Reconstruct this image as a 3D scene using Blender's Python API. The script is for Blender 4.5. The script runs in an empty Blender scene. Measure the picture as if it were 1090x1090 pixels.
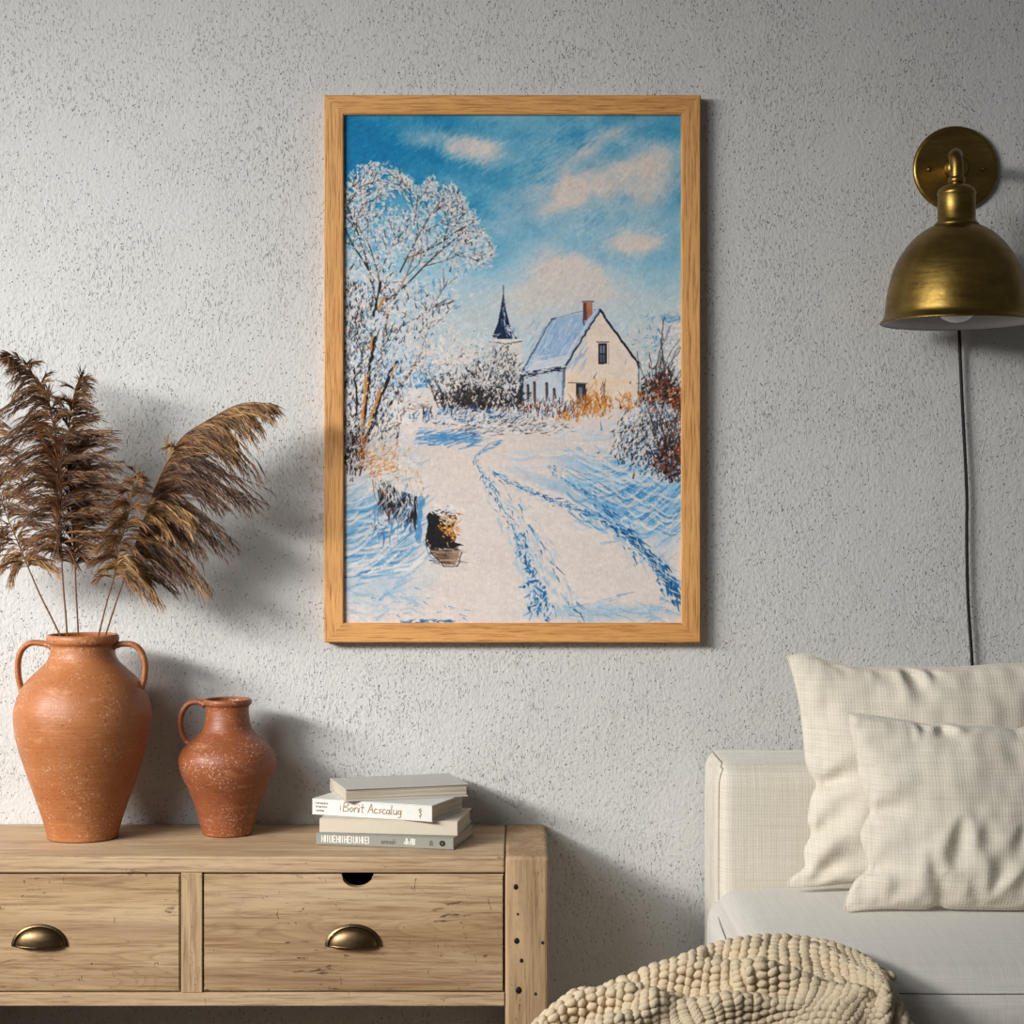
import bpy, bmesh, math, random
import numpy as np
from mathutils import Vector, Matrix

# ------------------------------------------------------------------ camera
SC = bpy.context.scene
COL = SC.collection
CAM_D, CAM_Z, FPX = 3.3, 1.13, 1980.0
cd = bpy.data.cameras.new('camera'); cam = bpy.data.objects.new('camera', cd); COL.objects.link(cam)
cam.location = (0, -CAM_D, CAM_Z); cam.rotation_euler = (math.pi/2, 0, 0)
cd.sensor_width = 36; cd.lens = FPX/1090*36; cd.clip_start = 0.05
SC.camera = cam

# ------------------------------------------------------------------ world and lights
w = bpy.data.worlds.new('world'); SC.world = w; w.use_nodes = True
w.node_tree.nodes['Background'].inputs[0].default_value = (0.93, 0.96, 1.0, 1)
w.node_tree.nodes['Background'].inputs[1].default_value = 0.085

def area(name, loc, target, sx, sy, power, color, spread=180):
    ld = bpy.data.lights.new(name, 'AREA'); ld.shape = 'RECTANGLE'; ld.size = sx; ld.size_y = sy
    ld.energy = power; ld.color = color; ld.spread = math.radians(spread)
    o = bpy.data.objects.new(name, ld); COL.objects.link(o); o.location = loc
    o.rotation_euler = (Vector(target)-Vector(loc)).to_track_quat('-Z', 'Y').to_euler()
    return o
# low daylight that comes in through the window in the left wall
area('window_daylight', (-3.00, -2.30, 2.03), (-0.75, -0.1, 0.74), 2.0, 0.40, 29.5, (1.0, 0.985, 0.96), 64)
# added soft fill from front left, lightens the vase shadow on the wall
area('added_soft_fill', (-2.1, -2.9, 2.25), (-0.5, 0.0, 0.7), 1.8, 1.2, 24, (0.95, 0.975, 1.0), 120)

vs = SC.view_settings
SC.display_settings.display_device = 'sRGB'
vs.view_transform = 'Standard'; vs.look = 'None'; vs.gamma = 1.0; vs.use_curve_mapping = False
vs.exposure = -0.05

# ------------------------------------------------------------------ helpers
PI = math.pi
ORG = {}
def P(px, py, y):
    d = CAM_D+y
    return Vector(((px-545)*d/FPX, y, CAM_Z-(py-545)*d/FPX))
def lin(c):
    out = []
    for v in c[:3]:
        v = v/255.0
        out.append(v/12.92 if v <= 0.04045 else ((v+0.055)/1.055)**2.4)
    return (out[0], out[1], out[2], 1.0)
def root_org(p):
    while p is not None and p.name not in ORG: p = p.parent
    return ORG[p.name] if p is not None else Vector((0, 0, 0))
def link_mesh(name, me, m, parent=None, smooth=False):
    if m is not None: me.materials.append(m)
    if smooth:
        me.polygons.foreach_set('use_smooth', [True]*len(me.polygons))
    o = bpy.data.objects.new(name, me); COL.objects.link(o)
    if parent is not None:
        me.transform(Matrix.Translation(-root_org(parent)))
        o.parent = parent
    me.update()
    return o
def mk(name, verts, faces, m, parent=None, smooth=False):
    me = bpy.data.meshes.new(name); me.from_pydata([tuple(v) for v in verts], [], faces)
    return link_mesh(name, me, m, parent, smooth)
def bm_obj(name, bm, m, parent=None, smooth=False):
    bmesh.ops.recalc_face_normals(bm, faces=bm.faces)
    me = bpy.data.meshes.new(name); bm.to_mesh(me); bm.free()
    return link_mesh(name, me, m, parent, smooth)
def empty(name, loc, label, cat, group=None):
    o = bpy.data.objects.new(name, None); COL.objects.link(o); o.location = loc
    o.empty_display_size = 0.05
    o['label'] = label; o['category'] = cat
    if group: o['group'] = group
    ORG[o.name] = Vector(loc)
    return o
def box_bm(x0, x1, y0, y1, z0, z1, bev=0.0, seg=2, bm=None, M=None):
    nb = bmesh.new()
    r = bmesh.ops.create_cube(nb, size=1)
    for v in nb.verts:
        v.co = Vector(((x0+x1)/2+v.co.x*(x1-x0), (y0+y1)/2+v.co.y*(y1-y0), (z0+z1)/2+v.co.z*(z1-z0)))
    if bev > 0: bmesh.ops.bevel(nb, geom=nb.edges[:], offset=bev, segments=seg, affect='EDGES', profile=0.5)
    if M is not None: nb.transform(M)
    if bm is None: return nb
    me = bpy.data.meshes.new('t'); nb.to_mesh(me); nb.free(); bm.from_mesh(me); bpy.data.meshes.remove(me)
    return bm
def box(name, x0, x1, y0, y1, z0, z1, m, parent=None, bev=0.0, seg=2, smooth=False):
    return bm_obj(name, box_bm(x0, x1, y0, y1, z0, z1, bev, seg), m, parent, smooth)
def lathe(prof, c, n=64, M=None):
    vs_, fs = [], []
    for r, z in prof:
        for i in range(n):
            a = 2*PI*i/n
            v = Vector((r*math.cos(a), r*math.sin(a), z))
            if M is not None: v = M @ v
            vs_.append(v+Vector(c))
    for j in range(len(prof)-1):
        for i in range(n):
            k = (i+1) % n
            fs.append((j*n+i, j*n+k, (j+1)*n+k, (j+1)*n+i))
    return vs_, fs
def tube(pts, rad, n=10, sx=1.0, cap=True, up=None):
    """sweep; sx stretches the section sideways"""
    pts = [Vector(p) for p in pts]; m = len(pts)
    if not hasattr(rad, '__len__'): rad = [rad]*m
    vs_, fs = [], []
    nrm = None
    for i, p in enumerate(pts):
        t = (pts[min(i+1, m-1)]-pts[max(i-1, 0)]).normalized()
        if nrm is None:
            a = Vector(up) if up else (Vector((0, 1, 0)) if abs(t.y) < 0.9 else Vector((1, 0, 0)))
            nrm = (a-t*a.dot(t)).normalized()
        else:
            nrm = (nrm-t*nrm.dot(t)).normalized()
        b = t.cross(nrm)
        for k in range(n):
            a = 2*PI*k/n
            vs_.append(p+nrm*math.cos(a)*rad[i]*sx+b*math.sin(a)*rad[i])
    for i in range(m-1):
        for k in range(n):
            k2 = (k+1) % n
            fs.append((i*n+k, i*n+k2, (i+1)*n+k2, (i+1)*n+k))
    if cap:
        fs.append(tuple(range(n-1, -1, -1))); fs.append(tuple((m-1)*n+k for k in range(n)))
    return vs_, fs
def cr(pts, n):
    """Catmull-Rom resample"""
    pts = [Vector(p) for p in pts]; q = [2*pts[0]-pts[1]]+pts+[2*pts[-1]-pts[-2]]
    out = []
    for i in range(1, len(q)-2):
        for k in range(n):
            t = k/n
            p0, p1, p2, p3 = q[i-1], q[i], q[i+1], q[i+2]
            out.append(0.5*((2*p1)+(p2-p0)*t+(2*p0-5*p1+4*p2-p3)*t*t+(3*p1-p0-3*p2+p3)*t**3))
    out.append(pts[-1].copy())
    return out
def ico(c, sc, sub=2, M=None):
    bm = bmesh.new(); bmesh.ops.create_icosphere(bm, subdivisions=sub, radius=1)
    vs_ = []
    for v in bm.verts:
        q = Vector((v.co.x*sc[0], v.co.y*sc[1], v.co.z*sc[2]))
        if M is not None: q = M @ q
        vs_.append(q+Vector(c))
    fs = [tuple(v.index for v in f.verts) for f in bm.faces]
    bm.free(); return vs_, fs

# ------------------------------------------------------------------ materials
class N:
    def __init__(s, name):
        s.m = bpy.data.materials.new(name); s.m.use_nodes = True
        s.t = s.m.node_tree; s.b = s.t.nodes['Principled BSDF']; s.L = s.t.links
    def n(s, typ, **kw):
        x = s.t.nodes.new(typ)
        for k, v in kw.items():
            if k.startswith('i_'):
                key = k[2:]
                key = int(key) if key.isdigit() else key.replace('_', ' ')
                x.inputs[key].default_value = v
            else: setattr(x, k, v)
        return x
    def l(s, a, b): s.L.new(a, b)
    def coord(s, scale=(1, 1, 1), rot=(0, 0, 0), kind='Object', src=None):
        mp = s.n('ShaderNodeMapping'); mp.inputs['Scale'].default_value = scale; mp.inputs['Rotation'].default_value = rot
        if src is None:
            tc = s.n('ShaderNodeTexCoord'); src = tc.outputs[kind]
        s.l(src, mp.inputs[0]); return mp.outputs[0]
    def noise(s, vec, scale, detail=4, rough=0.5, dist=0):
        x = s.n('ShaderNodeTexNoise'); x.inputs['Scale'].default_value = scale; x.inputs['Detail'].default_value = detail
        x.inputs['Roughness'].default_value = rough; x.inputs['Distortion'].default_value = dist
        s.l(vec, x.inputs['Vector']); return x.outputs['Fac']
    def ramp(s, f, stops, interp='LINEAR'):
        x = s.n('ShaderNodeValToRGB'); e = x.color_ramp.elements; x.color_ramp.interpolation = interp
        while len(e) < len(stops): e.new(0.5)
        for k, (p, c) in enumerate(stops):
            e[k].position = p
            e[k].color = (c, c, c, 1) if not hasattr(c, '__len__') else c
        s.l(f, x.inputs[0]); return x.outputs[0]
    def mix(s, f, a, b, mode='MIX'):
        x = s.n('ShaderNodeMix', data_type='RGBA', blend_type=mode)
        for sock, v in ((x.inputs['Factor'], f), (x.inputs['A'], a), (x.inputs['B'], b)):
            if hasattr(v, 'links') or hasattr(v, 'node'): s.l(v, sock)
            else: sock.default_value = v
        return x.outputs['Result']
    def math(s, op, a, b=0.0):
        x = s.n('ShaderNodeMath', operation=op)
        for i, v in enumerate((a, b)):
            if hasattr(v, 'node'): s.l(v, x.inputs[i])
            else: x.inputs[i].default_value = v
        return x.outputs[0]
    def bump(s, h, dist, strength=1.0, prev=None):
        x = s.n('ShaderNodeBump'); x.inputs['Distance'].default_value = dist; x.inputs['Strength'].default_value = strength
        s.l(h, x.inputs['Height'])
        if prev is not None: s.l(prev, x.inputs['Normal'])
        return x.outputs[0]
    def out(s, col=None, rough=None, nrm=None, metal=None, spec=None):
        for key, v in (('Base Color', col), ('Roughness', rough), ('Metallic', metal), ('Specular IOR Level', spec)):
            if v is None: continue
            if hasattr(v, 'node'): s.l(v, s.b.inputs[key])
            else: s.b.inputs[key].default_value = v
        if nrm is not None: s.l(nrm, s.b.inputs['Normal'])
        return s.m

def mat_plaster():
    s = N('rough_plaster')
    base = s.coord()
    nz = s.n('ShaderNodeTexNoise'); nz.inputs['Scale'].default_value = 5.0; nz.inputs['Detail'].default_value = 1; s.l(base, nz.inputs['Vector'])
    add = s.n('ShaderNodeVectorMath', operation='MULTIPLY_ADD'); s.l(nz.outputs['Color'], add.inputs[0])
    add.inputs[1].default_value = (0.06, 0.06, 0.06); s.l(base, add.inputs[2])
    v = add.outputs[0]
    g1 = s.noise(s.coord((330, 60, 120), (0, 0.38, 0), src=v), 1.0, 2, 0.5)
    g2 = s.noise(s.coord((300, 60, 150), (0, -0.30, 0), src=v), 1.0, 2, 0.5)
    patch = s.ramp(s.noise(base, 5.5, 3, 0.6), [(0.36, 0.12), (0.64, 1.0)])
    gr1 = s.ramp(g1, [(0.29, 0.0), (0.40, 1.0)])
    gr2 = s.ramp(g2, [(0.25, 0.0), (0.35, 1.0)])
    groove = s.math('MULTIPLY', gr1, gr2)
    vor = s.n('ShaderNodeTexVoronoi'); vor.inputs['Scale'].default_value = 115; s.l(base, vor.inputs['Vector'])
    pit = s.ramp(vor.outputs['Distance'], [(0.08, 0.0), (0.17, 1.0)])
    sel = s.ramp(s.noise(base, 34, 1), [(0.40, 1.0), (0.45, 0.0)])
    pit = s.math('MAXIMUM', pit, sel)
    mid = s.noise(s.coord((170, 90, 125), (0, 0.3, 0), src=v), 1.0, 3, 0.6)
    slow = s.noise(base, 11, 3, 0.5)
    h = s.math('ADD', s.math('MULTIPLY', s.math('SUBTRACT', groove, 1.0), s.math('MULTIPLY', patch, 0.9)), s.math('MULTIPLY', mid, 1.25))
    n1 = s.bump(h, 0.00150, 1.0)
    n2 = s.bump(slow, 0.003, 1.0, n1)
    n3 = s.bump(pit, 0.0012, 1.0, n2)
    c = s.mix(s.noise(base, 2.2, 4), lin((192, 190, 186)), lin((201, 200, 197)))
    c = s.mix(s.math('MAXIMUM', pit, 0.35), lin((100, 96, 90)), c)  # darker colour in the pits stands in for their shade
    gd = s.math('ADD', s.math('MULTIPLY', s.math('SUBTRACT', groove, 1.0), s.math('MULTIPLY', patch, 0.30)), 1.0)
    c = s.mix(1.0, c, gd, 'MULTIPLY')  # shade inside the grooves put into the colour as well
    return s.out(c, 0.92, n3, spec=0.2)

def mat_wood(name, light, midc, dark, axis='X', grain=1.0, marks=0.0, rough=0.6, bump=0.0006, contrast=1.0, ringamt=0.6, fineamt=0.62, fc=240, fa=9):
    s = N(name)
    k = {'X': (1.6, 16, 16), 'Z': (16, 16, 1.6), 'Y': (16, 1.6, 16)}[axis]
    k2 = {'X': (fa, fc, fc), 'Z': (fc, fc, fa), 'Y': (fc, fa, fc)}[axis]
    tc = s.n('ShaderNodeTexCoord'); oi = s.n('ShaderNodeObjectInfo')
    ad = s.n('ShaderNodeVectorMath', operation='ADD'); s.l(tc.outputs['Object'], ad.inputs[0])
    cmb = s.n('ShaderNodeCombineXYZ'); r10 = s.math('MULTIPLY', oi.outputs['Random'], 7.0)
    for i in range(3): s.l(r10, cmb.inputs[i])
    s.l(cmb.outputs[0], ad.inputs[1]); v = ad.outputs[0]
    broad = s.noise(s.coord(tuple(a*grain for a in k), src=v), 1.0, 5, 0.6, 0.8)
    wav = s.n('ShaderNodeTexNoise'); wav.inputs['Scale'].default_value = 1.0; wav.inputs['Detail'].default_value = 3; wav.inputs['Distortion'].default_value = 0.9
    s.l(s.coord(tuple(a*grain*1.3 for a in k), src=v), wav.inputs['Vector'])
    rings = s.math('FRACT', s.math('MULTIPLY', wav.outputs['Fac'], 15.0))
    rings = s.ramp(rings, [(0.0, 0.3), (0.12, 0.75), (0.8, 1.0), (1.0, 0.3)])
    rw = s.ramp(s.noise(s.coord(tuple(a*0.7 for a in k), src=v), 1.0, 2), [(0.38, 0.2), (0.6, 1.0)])
    fine = s.noise(s.coord(k2, src=v), 1.0, 4, 0.65)
    c = s.mix(s.ramp(broad, [(0.3, 0.0), (0.7, 1.0)]), midc, light)
    c = s.mix(s.math('MULTIPLY', s.math('MULTIPLY', s.math('SUBTRACT', 1.0, rings), rw), ringamt*contrast), c, dark)
    f = s.ramp(fine, [(0.34, 1.0), (0.52, 0.0)])
    c = s.mix(s.math('MULTIPLY', f, fineamt*contrast), c, dark)
    nrm = s.bump(fine, bump, 1.0)
    if marks > 0:
        blot = s.ramp(s.noise(s.coord(tuple(a*0.55 for a in k), src=v), 1.0, 5, 0.7, 0.5), [(0.47, 0.0), (0.68, 0.62)])
        c = s.mix(s.math('MULTIPLY', blot, marks), c, tuple(x*1.15 for x in dark[:3])+(1,))
        km = {'X': (22, 90, 90), 'Z': (90, 90, 22), 'Y': (90, 22, 90)}[axis]
        m1 = s.ramp(s.noise(s.coord(km, (0, 0.15, 0), src=v), 1.0, 4, 0.65, 0.6), [(0.62, 0.0), (0.68, 1.0)])
        where = s.ramp(s.noise(v, 9, 3), [(0.48, 0.0), (0.62, 1.0)])
        m2 = s.ramp(s.noise(s.coord((120, 120, 46), (0, 0.9, 0), src=v), 1.0, 3, 0.6, 1.5), [(0.690, 0.0), (0.715, 1.0)])
        dk = tuple(x*0.35 for x in dark[:3])+(1,)
        mm = s.math('MAXIMUM', s.math('MULTIPLY', m1, where), s.math('MULTIPLY', m2, 0.85))
        c = s.mix(s.math('MULTIPLY', mm, marks), c, dk)
        nrm = s.bump(s.math('SUBTRACT', 1.0, mm), 0.0008, 1.0, nrm)
        pale = s.ramp(s.noise(s.coord(tuple(a*0.8 for a in k), src=v), 1.0, 4, 0.7), [(0.55, 0.0), (0.75, 0.55)])
        c = s.mix(pale, c, tuple(min(1, x*1.25) for x in light[:3])+(1,))
    return s.out(c, rough, nrm, spec=0.3)

def mat_clay(name, c1, c2, rough=0.42):
    s = N(name); v = s.coord()
    blot = s.noise(s.coord((9, 9, 16)), 1.0, 5, 0.6)
    c = s.mix(s.ramp(blot, [(0.3, 0), (0.7, 1)]), c1, c2)
    spk = s.ramp(s.noise(v, 300, 3, 0.7), [(0.57, 0.0), (0.68, 0.9)])
    wh = s.ramp(s.noise(v, 15, 3, 0.6), [(0.44, 0.10), (0.60, 1.0)])
    c = s.mix(s.math('MULTIPLY', spk, wh), c, lin((226, 190, 160)))
    dusty = s.ramp(s.noise(s.coord((22, 22, 60)), 1.0, 4, 0.7), [(0.56, 0.0), (0.8, 0.45)])
    c = s.mix(dusty, c, lin((214, 158, 116)))
    dk = s.ramp(s.noise(v, 180, 2), [(0.28, 0.5), (0.38, 0.0)])
    c = s.mix(dk, c, lin((96, 44, 24)))
    rg = s.ramp(s.noise(v, 30, 3), [(0.3, rough-0.06), (0.7, rough+0.14)])
    lines = s.noise(s.coord((2, 2, 190)), 1.0, 2)
    n = s.bump(lines, 0.0006, 1.0); n = s.bump(s.noise(v, 300, 2), 0.0003, 1.0, n)
    return s.out(c, rg, n, spec=0.45)

def mat_metal(name, c1, c2, rough, scr=0.0):
    s = N(name); v = s.coord()
    b = s.noise(s.coord((8, 8, 22)), 1.0, 5, 0.65)
    c = s.mix(s.ramp(b, [(0.35, 0), (0.7, 1)]), c1, c2)
    rg = s.ramp(s.noise(s.coord((20, 20, 160)), 1.0, 4, 0.6), [(0.3, rough-0.05), (0.7, rough+0.09)])
    if scr > 0:
        sp = s.ramp(s.noise(s.coord((160, 160, 420), (0.3, 0.6, 0)), 1.0, 3, 0.6), [(0.68, 0.0), (0.73, scr)])
        c = s.mix(sp, c, lin((226, 190, 110)))
    return s.out(c, rg, s.bump(s.noise(v, 60, 3), 0.0004, 1.0), metal=1.0)

def mat_linen(name, c1, c2, pitch=0.0042, depth=0.0005, axes='XZ'):
    s = N(name); tc = s.n('ShaderNodeTexCoord')
    v0 = tc.outputs['Object']
    nz = s.n('ShaderNodeTexNoise'); nz.inputs['Scale'].default_value = 45; nz.inputs['Detail'].default_value = 2; s.l(v0, nz.inputs['Vector'])
    add = s.n('ShaderNodeVectorMath', operation='MULTIPLY_ADD'); s.l(nz.outputs['Color'], add.inputs[0])
    add.inputs[1].default_value = (0.005,)*3; s.l(v0, add.inputs[2])
    sep = s.n('ShaderNodeSeparateXYZ'); s.l(add.outputs[0], sep.inputs[0])
    f = 2*PI/pitch
    a = s.math('SINE', s.math('MULTIPLY', sep.outputs[axes[0]], f))
    b = s.math('SINE', s.math('MULTIPLY', sep.outputs[axes[1]], f))
    weave = s.math('MULTIPLY', s.math('ADD', a, b), 0.25)
    sx = {'X': (6, 6, 6)}.get('n', None)
    ka = [30, 30, 30]; ka['XYZ'.index(axes[0])] = 8; ka['XYZ'.index(axes[1])] = 420
    kb = [30, 30, 30]; kb['XYZ'.index(axes[0])] = 420; kb['XYZ'.index(axes[1])] = 8
    t1 = s.noise(s.coord(tuple(ka), src=v0), 1.0, 2); t2 = s.noise(s.coord(tuple(kb), src=v0), 1.0, 2)
    thr = s.math('MULTIPLY', s.math('ADD', t1, t2), 0.5)
    c = s.mix(s.ramp(thr, [(0.38, 0), (0.62, 1)]), c1, c2)
    gap = s.ramp(weave, [(-0.0, 0.9), (0.5, 1.0)])
    dark = s.ramp(s.math('ADD', weave, 0.5), [(0.0, 0.86), (0.35, 0.98), (1.0, 1.0)])
    c = s.mix(1.0, c, dark, 'MULTIPLY')
    n = s.bump(s.math('ADD', weave, s.math('MULTIPLY', thr, 0.8)), depth, 1.0)
    s.b.inputs['Sheen Weight'].default_value = 0.25
    s.b.inputs['Sheen Roughness'].default_value = 0.5
    return s.out(c, 0.95, n, spec=0.1)

def mat_plain(name, c, rough=0.6, bump=0.0, sc=200, metal=0.0, vary=0.08, spec=0.3):
    s = N(name); v = s.coord()
    d = tuple(x*(1-vary) for x in c[:3])+(1,)
    cc = s.mix(s.noise(v, sc*0.2, 3), d, c)
    n = s.bump(s.noise(v, sc, 3), bump, 1.0) if bump else None
    return s.out(cc, rough, n, metal=metal, spec=spec)

def mat_pages():
    s = N('paper_pages')
    f = s.noise(s.coord((3, 3, 1400)), 1.0, 3, 0.7)
    c = s.mix(s.ramp(f, [(0.38, 0), (0.62, 1)]), lin((150, 136, 116)), lin((214, 204, 186)))
    return s.out(c, 0.85, s.bump(f, 0.0004, 1.0), spec=0.1)

def mat_vcol(name, rough=0.6, transl=0.0, spec=0.3, bumpd=0.0):
    s = N(name); a = s.n('ShaderNodeAttribute'); a.attribute_name = 'pigment'
    nrm = None
    if bumpd:
        nrm = s.bump(s.noise(s.coord((260, 260, 120), (0, 0.6, 0)), 1.0, 3), bumpd, 1.0)
    s.out(a.outputs['Color'], rough, nrm, spec=spec)
    if transl:
        tr = s.n('ShaderNodeBsdfTranslucent'); s.l(a.outputs['Color'], tr.inputs[0])
        mx = s.n('ShaderNodeMixShader'); mx.inputs[0].default_value = transl
        out = [n for n in s.t.nodes if n.type == 'OUTPUT_MATERIAL'][0]
        s.l(s.b.outputs[0], mx.inputs[1]); s.l(tr.outputs[0], mx.inputs[2]); s.l(mx.outputs[0], out.inputs[0])
    return s.m

M = {}
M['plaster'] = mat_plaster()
M['oak_x'] = mat_wood('frame_oak_along', lin((222, 166, 102)), lin((206, 148, 84)), lin((124, 72, 32)), 'X', 1.2, 0, 0.5, 0.0008, 1.0, 0.25, 0.70, 430, 16)
M['oak_z'] = mat_wood('frame_oak_upright', lin((222, 166, 102)), lin((206, 148, 84)), lin((124, 72, 32)), 'Z', 1.2, 0, 0.5, 0.0008, 1.0, 0.25, 0.70, 430, 16)
M['board_x'] = mat_wood('reclaimed_board', lin((200, 174, 140)), lin((174, 145, 110)), lin((112, 80, 50)), 'X', 1.0, 0.5, 0.65)
M['board_z'] = mat_wood('reclaimed_upright', lin((190, 162, 126)), lin((162, 132, 96)), lin((100, 70, 42)), 'Z', 1.3, 0.6, 0.65)
M['drawer'] = mat_wood('reclaimed_drawer_wood', lin((198, 172, 138)), lin((172, 142, 104)), lin((108, 74, 43)), 'X', 0.8, 0.9, 0.65)
M['dark_wood'] = mat_wood('dark_inner_wood', lin((60, 44, 30)), lin((46, 34, 24)), lin((20, 14, 10)), 'X')
M['clay_a'] = mat_clay('terracotta_light', lin((150, 88, 48)), lin((168, 106, 62)), 0.44)
M['clay_b'] = mat_clay('terracotta_deep', lin((124, 66, 37)), lin((143, 80, 46)), 0.42)
M['brass'] = mat_metal('aged_brass', lin((120, 96, 48)), lin((160, 132, 70)), 0.33, 0.5)
M['pull'] = mat_metal('bronze_pull', lin((92, 74, 52)), lin((120, 98, 72)), 0.34, 0.1)
M['enamel'] = mat_plain('white_enamel', lin((205, 205, 208)), 0.35)
M['bulb'] = mat_plain('frosted_bulb_glass', lin((235, 235, 235)), 0.15, spec=0.6)
M['cord'] = mat_plain('black_cord', lin((24, 22, 20)), 0.6, 0.0003, 900)
M['iron'] = mat_plain('dark_iron_nail', lin((38, 30, 26)), 0.5, 0.0004, 500, metal=0.4)
M['linen_pillow'] = mat_linen('pillow_linen', lin((214, 205, 186)), lin((226, 218, 202)), 0.0048, 0.00032)
M['linen_back'] = mat_linen('sofa_back_linen', lin((206, 198, 180)), lin((219, 212, 197)), 0.0048, 0.0003)
M['linen_seat'] = mat_linen('sofa_seat_linen', lin((206, 200, 190)), lin((217, 212, 203)), 0.0032, 0.0003, 'XY')
M['seam'] = mat_plain('seam_thread', lin((120, 108, 92)), 0.9)
M['knit'] = mat_plain('chunky_wool', lin((222, 203, 172)), 0.95, 0.0012, 380, vary=0.25, spec=0.1)
M['pages'] = mat_pages()
M['cover_white'] = mat_plain('white_book_cloth', lin((212, 210, 204)), 0.7, 0.0002, 500, vary=0.12)
M['cover_cream'] = mat_plain('cream_book_cloth', lin((200, 189, 170)), 0.75, 0.0002, 500)
M['cover_grey'] = mat_plain('grey_book_cloth', lin((146, 145, 134)), 0.75, 0.0003, 600, vary=0.16)
M['cover_pale'] = mat_plain('pale_grey_book_board', lin((186, 183, 176)), 0.7, 0.0002, 400)
M['gold_ink'] = mat_plain('brown_gold_ink', lin((150, 118, 76)), 0.6)
M['pale_ink'] = mat_plain('pale_ink', lin((226, 224, 214)), 0.7)
M['grey_ink'] = mat_plain('dull_grey_ink', lin((104, 100, 88)), 0.7)
M['black_ink'] = mat_plain('black_ink', lin((22, 22, 20)), 0.6)
M['reed'] = mat_vcol('dried_reed_plume', 0.55, 0.22, 0.35)
M['stem'] = mat_plain('dried_reed_stem', lin((112, 74, 40)), 0.6, 0.0003, 300, vary=0.3)
M['painting'] = mat_vcol('oil_paint', 0.62, 0, 0.2, 0.0004)
M['floor'] = mat_wood('floor_planks', lin((120, 98, 76)), lin((98, 78, 60)), lin((60, 46, 34)), 'X')
M['glass'] = mat_plain('window_white_paint', lin((220, 220, 216)), 0.4)

# ------------------------------------------------------------------ room
def struct(o): o['kind'] = 'structure'; return o
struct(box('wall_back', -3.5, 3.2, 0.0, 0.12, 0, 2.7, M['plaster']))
struct(box('floor', -3.5, 3.2, -4.6, 0.0, -0.1, 0, M['floor']))
bm = bmesh.new()                                   # left wall with its window opening
WY0, WY1, WZ0, WZ1 = -3.7, -0.9, 1.0, 2.5
for a in ((-4.6, WY0, 0, 2.7), (WY1, 0.0, 0, 2.7), (WY0, WY1, 0, WZ0), (WY0, WY1, WZ1, 2.7)):
    box_bm(-3.5, -3.38, a[0], a[1], a[2], a[3], bm=bm)
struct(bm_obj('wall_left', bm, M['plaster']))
wf = bmesh.new()
for a in ((WY0, WY0+.05, WZ0, WZ1), (WY1-.05, WY1, WZ0, WZ1), (WY0+.05, WY1-.05, WZ0, WZ0+.05), (WY0+.05, WY1-.05, WZ1-.05, WZ1)):
    box_bm(-3.48, -3.42, a[0], a[1], a[2], a[3], bm=wf)
struct(bm_obj('window_1', wf, M['glass']))

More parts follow.
